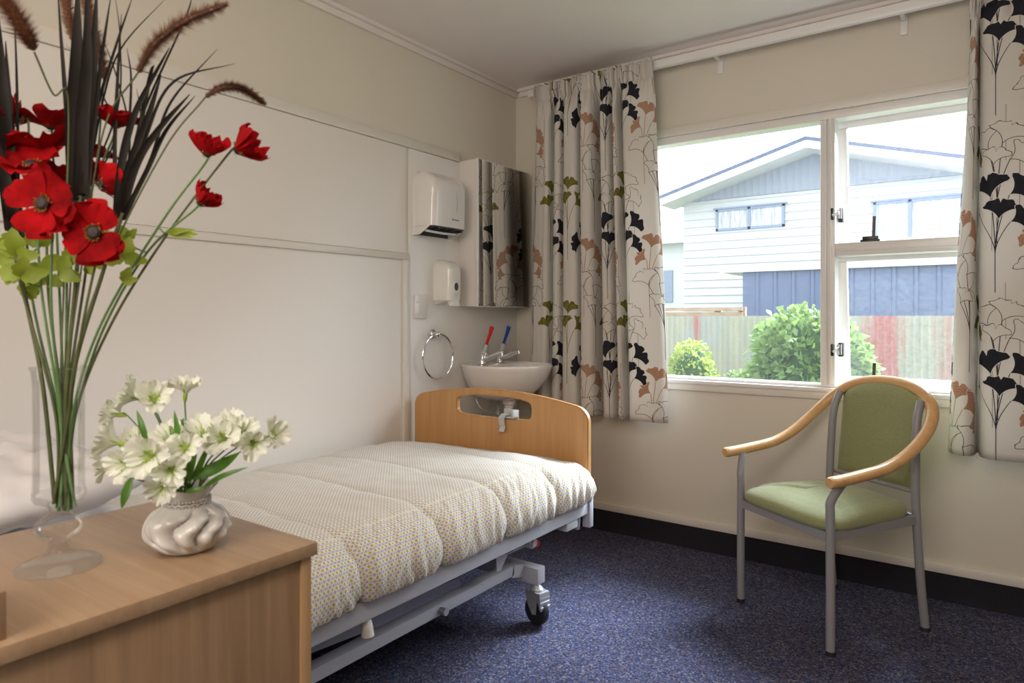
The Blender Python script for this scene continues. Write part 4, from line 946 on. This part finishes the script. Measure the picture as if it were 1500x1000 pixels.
# dark artificial grass bunches
GL = {'left': 'bunch of dark broad grass blades at the left edge of the tall vase', 'centre': 'bunch of tall dark purple-brown grass blades rising from the middle of the vase', 'right': 'fanned bunch of dark grass blades with curling tips, leaning right'}
for (gb, st, bl), nm in zip(GRASS, ('left', 'centre', 'right')):
    t = thing('grass_bunch', GL[nm], 'grass', st[0], 0, 'dark ornamental grass bunches in the tall vase')
    mk('stem', tube(B(), spline(st, 10), .0028, 8), m_dstem, t)
    for pts, w in bl:
        P_ = spline([Vector(gb)] + pts, 9); bm = B(); Lr, Mr, Rr = [], [], []
        n = len(P_)
        for i, p in enumerate(P_):
            d = (P_[min(i + 1, n - 1)] - P_[max(i - 1, 0)]).normalized(); v = (camv - p).normalized()
            s = d.cross(v).normalized(); r = i / (n - 1); ww = w * .72 * (min(1, .35 + r * 3)) * (1 - r ** 4 * .9)
            Lr.append(bm.verts.new(p - s * ww + v * ww * .5)); Mr.append(bm.verts.new(p)); Rr.append(bm.verts.new(p + s * ww + v * ww * .35))
        for i in range(n - 1):
            bm.faces.new((Lr[i], Lr[i + 1], Mr[i + 1], Mr[i])); bm.faces.new((Mr[i], Mr[i + 1], Rr[i + 1], Rr[i]))
        mk('blade', bm, m_blade, t, ang=180)
FL = ['thick brown foxtail spike at the top left corner', 'brown foxtail spike upright behind the central grass, first from left', 'brown foxtail spike just right of the central grass blades', 'long brown foxtail spike slanting up to the right', 'short curved foxtail spike at the right, arching over']
for i, (sp, r, st) in enumerate(FOXTAILS):
    t = thing('foxtail_grass', FL[i], 'grass', st[0], 0, 'foxtail grasses in the tall vase')
    mk('stem', tube(B(), spline(st, 10), .0012, 6), m_dstem, t)
    P_ = spline(sp, 14); bm = B(); tube(bm, P_, lambda a: r * (.22 - .1 * abs(2 * a - 1) ** 3), 8)
    n = len(P_)
    for k in range(6000):
        f = random.random(); q = f * (n - 1); a = int(q); b = min(a + 1, n - 1); c = P_[a].lerp(P_[b], q - a)
        d = (P_[b] - P_[max(0, b - 1)]).normalized(); e = Vector((random.gauss(0, 1), random.gauss(0, 1), random.gauss(0, 1))); e = (e - d * e.dot(d)).normalized()
        en = (1 - abs(2 * f - 1) ** 4) * .8 + .5
        tip = c + (e * 1.0 + d * .45).normalized() * r * en * random.uniform(.55, 1.35) * (1 + .25 * math.sin(f * 70)); s = e.cross(d) * .00045
        base = c + e * r * .1
        bm.faces.new([bm.verts.new(base - s), bm.verts.new(base + s), bm.verts.new(tip)])
    mk('spike', bm, m_fox, t)

# small ceramic sack vase
sv = Vector(SVASE)
t = thing('ceramic_vase', 'small pearly ceramic vase shaped like a tied cloth sack', 'vase', SVASE)
def folds(a, z):
    k = sst(.004, .02, z) * (1 - sst(.052, .066, z)); top = sst(.072, .09, z)
    f = abs(math.sin(a * 4 + 1.6 * math.sin(z * 75 + a) + .9 * math.sin(a * 2)))
    g = abs(math.sin(a * 6 + z * 80))
    return 1 + k * (.38 * f ** .6 - .29 + .08 * g) + top * .10 * math.sin(a * 7) + .03 * math.sin(a * 11) * (1 - sst(.0, .06, abs(z - .068) * 6))
pr_ = [(.012, .0), (.030, .0005), (.038, .004), (.044, .012), (.0495, .022), (.051, .032), (.050, .042), (.045, .052), (.036, .060), (.029, .066), (.027, .070), (.0275, .074), (.031, .082), (.037, .090), (.039, .0915), (.036, .090), (.029, .082), (.025, .073)]
pr_ = [(p.x, p.z) for p in spline([(r, 0, z) for r, z in pr_], 4)]
bm = lathe(B(), [(r, max(0, z)) for r, z in pr_], SVASE, 128, folds)
mk('body', bm, m_ceram, t, ang=70)
bm = B()
for k in range(40):
    a = 2 * PI * k / 40
    for dz in (-.004, .004):
        bmesh.ops.create_icosphere(bm, subdivisions=1, radius=.0026, matrix=Matrix.Translation(sv + Vector((.0295 * math.cos(a + dz * 20), .0295 * math.sin(a + dz * 20), .069 + dz))))
pts = [sv + Vector((.0305 * math.cos(a), .0305 * math.sin(a), .069 + .001 * math.sin(a * 20))) for a in [2 * PI * k / 80 for k in range(81)]]
tube(bm, pts, .0016, 6, cap=False)
mk('lace_band', bm, m_ceram, t)
mk('inside', lathe(B(), [(.0, .070), (.025, .071)], SVASE, 24, cap0=False), m_inside, t)

ALAB = ['at the upper left, facing left', 'upper left, second bloom from the left', 'topmost trumpet in the middle', 'narrow trumpet pointing left', 'large trumpet at the left side', 'small greenish bloom furthest left', 'lower left, facing forward', 'large forward-facing bloom left of centre',
        'low bloom in front, right of the largest', 'centre bloom above the largest', 'middle bloom behind the leaves', 'right group, leftmost bloom', 'right group, upper bloom', 'right group, lower bloom', 'furthest right at the tip', 'lowest bloom over the vase rim', 'right group, highest bloom', 'small centre bloom in front', 'upper left cluster, lower bloom']
hub = Vector(SVASE) + Vector((0, 0, .072))
for i, (p, ax, s) in enumerate(ALSTRO):
    p, ax = Vector(p), Vector(ax)
    off = Vector((math.cos(i * 2.4), math.sin(i * 2.4), 0)) * .012
    t = thing('white_lily_bloom', 'white and lime alstroemeria flower, ' + ALAB[i], 'flower', hub + off, 0, 'white alstroemeria in the small vase')
    c = p - ax * s * .55; mtx = Matrix.Translation(c) @ frame(ax)
    op = [55, 12] if i % 3 else [62, 5]
    L_ = s * 1.35
    bm = B(); bm2 = B(); k0 = random.random() * 6
    for k in range(3): petal(bm, k0 + k * 2.094, L_, L_ * .50, op[0] + 8, op[1] + 10, .24 * L_, i + k, r0=.001, pw=.9, tip=.35)
    for k in range(3): petal(bm, k0 + 1.047 + k * 2.094, L_ * .95, L_ * .36, op[0] + 14, op[1] + 22, .2 * L_, i + k + 4, r0=.001, pw=.9, tip=.4)
    bmesh.ops.transform(bm, matrix=mtx, verts=bm.verts); mk('petals', bm, m_petal, t, ang=180)
    for k in range(6): petal(bm2, k0 + k * 1.047, L_ * .42, L_ * .09, op[0] + 12, op[1] + 40, 0, i, r0=.0015, pw=.6, tip=.7, ni=5, nj=3)
    lathe(bm2, [(.0015, -.010), (.003, -.004), (.0035, .002), (.003, .006)], (0, 0, 0), 10, cap1=True)
    bmesh.ops.transform(bm2, matrix=mtx, verts=bm2.verts); mk('throat', bm2, m_lime, t, ang=180)
    bm = B()
    for k in range(5):
        a = k0 + k * 1.256; tube(bm, [Vector((0, 0, .003)), Vector((.004 * math.cos(a), .004 * math.sin(a), L_ * .45)), Vector((.008 * math.cos(a), .008 * math.sin(a), L_ * .62))], lambda q: .0003 + .0005 * (q > .8), 5)
    bmesh.ops.transform(bm, matrix=mtx, verts=bm.verts); mk('stamens', bm, m_lime, t)
    q = c - ax * .012
    pts = spline([hub + off - Vector((0, 0, .0)), hub.lerp(q, .45) + Vector((0, 0, .012)), q, c - ax * .002], 8)
    mk('stem', tube(B(), pts, .0011, 6), m_stem, t)
LLAB = ['upright dark leaf in the middle', 'dark leaf leaning left above the rim', 'broad green leaf reaching right', 'slim leaf low at the right', 'leaf hidden among the left blooms', 'pointed leaf hanging down at left', 'oval leaf high in the middle', 'upright leaf beside the middle stems', 'slim upright leaf right of centre', 'slim leaf leaning right', 'slim leaf under the upper left blooms', 'short leaf lying over the rim']
for i, (a, b, w) in enumerate(BLEAVES):
    t = thing('bouquet_leaf', LLAB[i] + ' of the white bouquet', 'leaf', a, 0, 'green leaves of the white bouquet')
    a_, b_ = Vector(a), Vector(b); bm = B(); leaf_blade(bm, a_, b_, w, .1 if i != 2 else -.12, 10, up=(camv - a_).normalized() + Vector((0, 0, .5)))
    mk('leaf_blade', bm, m_leaf, t, ang=180)
    mk('stalk', tube(B(), spline([hub + Vector((.006 * math.sin(i), .006 * math.cos(i), 0)), hub.lerp(a_, .6) + Vector((0, 0, .003)), a_], 5), .001, 5), m_leaf, t)
# ================================================================== OUTSIDE
m_lawn = mat('lawn_grass', (.20, .23, .12), .9, var=.4, scale=30)
m_board = mat('white_weatherboard', (.44, .455, .47), .6, var=.02)
m_gable = mat('pale_grey_gable_sheet', (.225, .25, .30), .6, var=.04)
m_fascia = mat('white_fascia', (.52, .53, .54), .5)
m_soffit = mat('grey_soffit', (.45, .46, .46), .6)
m_roof = mat('slate_blue_roof', (.07, .09, .16), .6, var=.3, scale=20)
m_winf = mat('blue_grey_window_frame', (.17, .21, .30), .5)
m_net = mat('white_net_curtain', (.40, .42, .45), .8, var=.35, scale=5, stretch=(6, 1, .5))
m_garage = mat('slate_blue_steel_cladding', (.085, .115, .205), .45, var=.06, scale=3)
m_timber = mat('weathered_fence_timber', (.30, .21, .14), .8, var=.25, scale=20, stretch=(.3, 1, 1))
m_bushleaf = translucent(mat('bright_hydrangea_leaf', (.13, .20, .07), .5, var=.5, scale=3), (.34, .5, .16), .3)
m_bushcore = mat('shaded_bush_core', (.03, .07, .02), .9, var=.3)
m_shrub = translucent(mat('yellow_green_shrub_leaf', (.18, .25, .06), .5, var=.4, scale=6), (.5, .6, .12), .35)
def fence_mat():
    global NT
    m, NT, b = new_mat('rusty_corrugated_iron'); tc = NT.nodes.new('ShaderNodeTexCoord'); sp = NT.nodes.new('ShaderNodeSeparateXYZ'); NT.links.new(tc.outputs['Object'], sp.inputs[0])
    mp = NT.nodes.new('ShaderNodeMapping'); mp.inputs['Scale'].default_value = (9, 1, 1.2); NT.links.new(tc.outputs['Object'], mp.inputs[0])
    n = NT.nodes.new('ShaderNodeTexNoise'); n.inputs['Scale'].default_value = 1; n.inputs['Detail'].default_value = 4; NT.links.new(mp.outputs[0], n.inputs['Vector'])
    n2 = NT.nodes.new('ShaderNodeTexNoise'); n2.inputs['Scale'].default_value = .9; NT.links.new(tc.outputs['Object'], n2.inputs['Vector'])
    X = S(sp.outputs[0]); F1, F2 = S(n.outputs['Fac']), S(n2.outputs['Fac'])
    red = M('MAXIMUM', 1.0 - M('ABSOLUTE', X - 1.15) * 3.0, M('MAXIMUM', 1.0 - M('ABSOLUTE', X + 1.15) * 4.0, 1.0 - M('ABSOLUTE', X - 1.75) * 5.0) * .6)
    red = M('MINIMUM', M('MAXIMUM', (red + F1 * 1.4 - 1.0) * 2.2, 0.0), 1.0)
    base = mixc(F1, (.20, .215, .185), (.34, .33, .25)); base = mixc(M('GREATER_THAN', F2, .55) * .4, base, (.25, .28, .30))
    col = mixc(red, base, (.30, .11, .095))
    NT.links.new(col.k, b.inputs['Base Color']); b.inputs['Roughness'].default_value = .7; return m
m_fence = fence_mat()
GZ = -.55
struct('trim_10', box(B(), -30, 30, .35, 60, GZ - .1, GZ), m_lawn)['label'] = 'garden lawn outside the window'
o = [o for o in COL.objects if o.name == 'trim_10'][0]; o.name = 'lawn_ground'

def corr(bm, x0, x1, z0, z1, y, pitch, amp, spp=8, box_=False):
    n = int((x1 - x0) / pitch * spp); a, b = [], []
    for i in range(n + 1):
        x = x0 + (x1 - x0) * i / n; ph = (x / pitch) % 1
        yy = y - amp * math.sin(2 * PI * x / pitch) if not box_ else y - (amp if ph < .22 else 0)
        a.append(bm.verts.new((x, yy, z0))); b.append(bm.verts.new((x, yy, z1)))
    for i in range(n): bm.faces.new((a[i], a[i + 1], b[i + 1], b[i]))
    return bm
t = thing('corrugated_fence', 'rusty corrugated iron garden fence behind the shrubs', 'fence', (0, 6, GZ))
mk('iron_sheets', corr(B(), -7, 6, GZ, 1.12, 6, .076, .010), m_fence, t, ang=80)
mk('back_rail', box(B(), -7, 6, 6.02, 6.07, .2, .3), m_timber, t)
bm = B(); box(bm, -7, -.53, 6.02, 6.06, 1.10, 1.17); box(bm, -7, -.53, 6.0, 6.07, 1.19, 1.235); mk('top_rail', bm, m_timber, t)
for x in (-2.3, -.88, -.55): mk('post', box(B(), x - .045, x + .045, 6.07, 6.14, GZ, 1.24), m_timber, t)

t = thing('garage', 'low garage clad in blue ribbed steel behind the fence', 'garage', (2.5, 10, GZ))
mk('wall', corr(B(), -1.418, 9, GZ, 1.895, 9, .30, .025, 14, True), m_garage, t, ang=20)
mk('side_wall', box(B(), -1.418, -1.38, 9.02, 13.0 - .55, GZ, 1.895), m_board, t)
mk('fascia', box(B(), -1.80, 9, 8.90, 8.94, 1.895, 2.01), m_fascia, t)
bm = B(); box(bm, -1.80, 9, 8.94, 12.3, 1.90, 1.915); mk('soffit', bm, m_soffit, t)
bm = B(); box(bm, -1.80, 9, 8.92, 12.3, 1.99, 2.03); mk('roof', bm, m_fascia, t)

t = thing('house', 'white weatherboard house with a wide gable beyond the fence', 'house', (-1, 15, GZ))
HX0, HX1, HY, EZ, AZ, AX = -3.87, 2.10, 12.5, 3.72, 4.70, -.95
bm = B()
z = GZ
while z < 3.84:   # lapped boards
    z1 = min(z + .18, 3.845)
    loft(bm, [[(x, HY - .034, z), (x, HY - .004, z1), (x, HY + .03, z1), (x, HY + .03, z)] for x in (HX0, HX1)]); z = z1
box(bm, HX0, HX0 + .04, HY, HY + 8, GZ, 3.8); box(bm, HX1 - .04, HX1, HY, HY + 8, GZ, 3.8)
mk('wall', bm, m_board, t, ang=15)
bm = B(); corr(bm, HX0, HX1, 3.85, 3.86, HY - .01, .15, .008); bm.free()
bm = B()   # ribbed gable sheet under the rafters
n = 120; lo, hi = [], []
for i in range(n + 1):
    x = HX0 + (HX1 - HX0) * i / n; zt = AZ - .05 - abs(x - AX) * .29
    y = HY - .02 - (.015 if i % 3 == 0 else 0)
    lo.append(bm.verts.new((x, y, 3.85))); hi.append(bm.verts.new((x, y, max(3.851, zt))))
for i in range(n): bm.faces.new((lo[i], lo[i + 1], hi[i + 1], hi[i]))
mk('gable_panel', bm, m_gable, t, ang=20)
for sx in (-1, 1):
    xe = AX + sx * 3.22; ze = AZ - 3.22 * .28
    f = [(AX, AZ - .10), (xe, ze - .10), (xe, ze + .06), (AX, AZ + .06)]
    mk('bargeboard', prism(B(), [f], lambda a, c: (a, HY - .80, c), (0, .03, 0)), m_fascia, t)
    r = [(AX, AZ + .061), (xe, ze + .061), (xe, ze + .13), (AX, AZ + .13)]
    mk('roof', prism(B(), [r], lambda a, c: (a, HY - .82, c), (0, 9, 0)), m_roof, t)
    s_ = [(AX, AZ - .08), (xe, ze - .08), (xe, ze - .05), (AX, AZ - .05)]
    mk('soffit', prism(B(), [s_], lambda a, c: (a, HY - .77, c), (0, .9, 0)), m_soffit, t)
def hwin(x0, x1, z0, z1, bars):
    bm = B(); w = .05
    for a in ((x0, x1, z1 - w, z1), (x0, x1, z0, z0 + w), (x0, x0 + w, z0, z1), (x1 - w, x1, z0, z1)): box(bm, a[0], a[1], HY - .07, HY - .025, a[2], a[3])
    for q in bars: box(bm, q - .03, q + .03, HY - .07, HY - .025, z0, z1)
    box(bm, x0 - .05, x1 + .05, HY - .10, HY - .025, z1, z1 + .03)
    f = mk('window_frame', bm, m_winf, t)
    mk('net_curtain', box(B(), x0 + w, x1 - w, HY - .035, HY - .028, z0 + w, z1 - w), m_net, f)
hwin(-3.07, -1.54, 3.10, 3.60, (-2.31,))
hwin(.2, 1.75, 2.55, 3.45, (.85,))
t = thing('neighbouring_house', 'pale two-storey house far behind at the left of the gabled house', 'house', (-9, 20, GZ))
mk('wall', box(B(), -14, -6.4, 19, 26, GZ, 3.6), m_board, t)
bm = B()
for k in range(3): box(bm, -8.6 + k * .7, -8.2 + k * .7, 18.95, 19, 1.6, 2.7)
mk('window_frame', bm, m_winf, t)
mk('roof', prism(B(), [[(-14.5, 3.6), (-5.9, 3.6), (-10, 5.0)]], lambda a, c: (a, 18.6, c), (0, 8, 0)), m_fascia, t)

def leaves(bm, c, rad, n, size, seed, low=-.6, up=.5):
    rnd = random.Random(seed)
    for k in range(n):
        a = rnd.uniform(0, 2 * PI); z = rnd.uniform(low, 1); r = math.sqrt(max(0, 1 - z * z)) if z > 0 else 1 - .12 * z * z
        sh = rnd.uniform(.78, 1.04) + .12 * nz(math.cos(a) * 2 + seed, math.sin(a) * 2, z * 2)
        d = Vector((math.cos(a) * r, math.sin(a) * r, z)); p = Vector(c) + Vector((d.x * rad[0], d.y * rad[1], d.z * rad[2])) * sh
        o_ = (d + Vector((rnd.gauss(0, .5), rnd.gauss(0, .5), rnd.gauss(0, .3) + up))).normalized()
        s = o_.cross(Vector((rnd.gauss(0, 1), rnd.gauss(0, 1), .2))).normalized(); w = size * rnd.uniform(.7, 1.3); nrm = s.cross(o_)
        tp = p + o_ * w - Vector((0, 0, w * .35)); m_ = p + o_ * w * .45
        v = [bm.verts.new(q) for q in (p, m_ - s * w * .34 + nrm * w * .08, tp, m_ + s * w * .34 + nrm * w * .08)]
        mc = bm.verts.new(m_ )
        for i in range(4): bm.faces.new((v[i], v[(i + 1) % 4], mc))
def core(c, rad, f=.8):
    bm = B(); bmesh.ops.create_icosphere(bm, subdivisions=3, radius=1)
    for v in bm.verts:
        k = f * (1 + .25 * nz(v.co.x * 2, v.co.y * 2, v.co.z * 2)); v.co = Vector(c) + Vector((v.co.x * rad[0], v.co.y * rad[1], v.co.z * rad[2])) * k
        v.co.z = max(v.co.z, GZ + .05)
    return bm
def bush(name, label, c, rad, n, size, m, seed, grp=None):
    t = thing(name, label, 'bush', (c[0], c[1], GZ), 0, grp)
    bm = B(); leaves(bm, c, rad, n, size, seed)
    mk('foliage', bm, m, t, ang=180)
    mk('shade_core', core(c, rad), m_bushcore, t)  # solid dark core stands in for the shade between the leaves
    bm = B()
    for k in range(5):
        a = k * 1.256; tube(bm, [Vector((c[0] + .05 * math.cos(a), c[1] + .05 * math.sin(a), GZ)), Vector((c[0] + rad[0] * .4 * math.cos(a), c[1] + rad[1] * .4 * math.sin(a), c[2]))], .012, 6)
    mk('stems', bm, m_timber, t)
bush('hydrangea_bush', 'large bright green leafy bush in front of the corrugated fence', (.72, 4.0, .45), (.58, .5, .72), 2400, .105, m_bushleaf, 3)
bush('flowering_shrub', 'small yellow-green shrub at the lower left of the window', (-.66, 4.5, .42), (.24, .3, .40), 900, .06, m_shrub, 5)
bush('flowering_shrub', 'low trailing shrub right of the small yellow-green one', (-.14, 4.5, .20), (.2, .22, .28), 500, .055, m_bushleaf, 8)
bm = B(); rnd = random.Random(4)
for k in range(900):
    x = rnd.uniform(-2.2, -.98); y = rnd.uniform(3.75, 4.1); h = rnd.uniform(.5, 1.05) * (1 if x < -.3 else .75); a = rnd.uniform(0, 6.28)
    b0 = Vector((x, y, GZ)); s = Vector((math.cos(a), math.sin(a), 0)) * .012; l = Vector((math.cos(a + 1.5), math.sin(a + 1.5), 0)) * h * .25
    v = [bm.verts.new(q) for q in (b0 - s, b0 + s, b0 + s * .6 + l * .4 + Vector((0, 0, h * .6)), b0 - s * .6 + l * .4 + Vector((0, 0, h * .6)), b0 + l + Vector((0, 0, h)))]
    bm.faces.new((v[0], v[1], v[2], v[3])); bm.faces.new((v[3], v[2], v[4]))
o = mk('long_grass', bm, m_shrub, ang=180); tag(o, 'tufts of long pale grass below the shrubs outside', 'grass', kind='stuff')

# ================================================================== LIGHT AND CAMERA
w = bpy.data.worlds.new('sky'); bpy.context.scene.world = w; w.use_nodes = True
bg = w.node_tree.nodes['Background']; bg.inputs[0].default_value = (.90, .95, 1.0, 1); bg.inputs[1].default_value = 3.9
def light(name, kind, loc, rot, energy, color, **k):
    l = bpy.data.lights.new(name, kind); l.energy = energy; l.color = color
    for a, b in k.items(): setattr(l, a, b)
    o = bpy.data.objects.new(name, l); COL.objects.link(o); o.location = loc; o.rotation_euler = rot; return o
def aim(d): return Vector(d).to_track_quat('-Z', 'Y').to_euler()
light('floor_patch_sun', 'SUN', (3, 7, 7), aim((-.16, -.60, -.72)), 10.5, (.72, .84, 1), angle=math.radians(17))  # second sun, added to throw the bright bluish patch on the carpet
light('sky_sun', 'SUN', (4, 6, 6), aim((-.48, -.60, -.62)), 12, (.88, .94, 1), angle=math.radians(48))
po = light('window_portal', 'AREA', (1.63, .12, 1.4), aim((0, -1, 0)), 1, (1, 1, 1), shape='RECTANGLE', size=1.66, size_y=1.2)
po.data.cycles.is_portal = True
light('overhead_fill', 'AREA', (2.3, -3.2, 2.36), aim((-.1, .1, -1)), 12, (1, .87, .76), shape='DISK', size=.5)  # added warm fill from above, no real fitting
light('ceiling_bounce_fill', 'AREA', (2.5, -3.4, 1.6), aim((-.25, .35, .9)), 9, (1, .88, .78), shape='DISK', size=.8)  # added upward fill that brightens the ceiling
light('room_fill', 'AREA', (1.7, -4.15, 1.75), aim((-.08, .99, -.10)), 30, (1, .89, .79), shape='RECTANGLE', size=1.2, size_y=1.2)
sc = bpy.context.scene
sc.view_settings.view_transform = 'Standard'; sc.view_settings.look = 'None'; sc.view_settings.exposure = 0; sc.view_settings.gamma = 1
cam = bpy.data.cameras.new('camera'); co = bpy.data.objects.new('camera', cam); COL.objects.link(co)
co.location = CAM; co.rotation_euler = (PI / 2, 0, math.atan(707 / 988))
cam.sensor_width = 36; cam.lens = 988 / 1500 * 36; cam.shift_y = -37 / 1500; cam.clip_start = .02
cam.dof.use_dof = True; cam.dof.focus_distance = 2.9; cam.dof.aperture_fstop = 7
sc.camera = co
sc.cycles.use_denoising = True
sc.cycles.max_bounces = 10; sc.cycles.diffuse_bounces = 5; sc.cycles.transparent_max_bounces = 16
sc.cycles.sample_clamp_indirect = 8; sc.cycles.caustics_reflective = False; sc.cycles.caustics_refractive = False
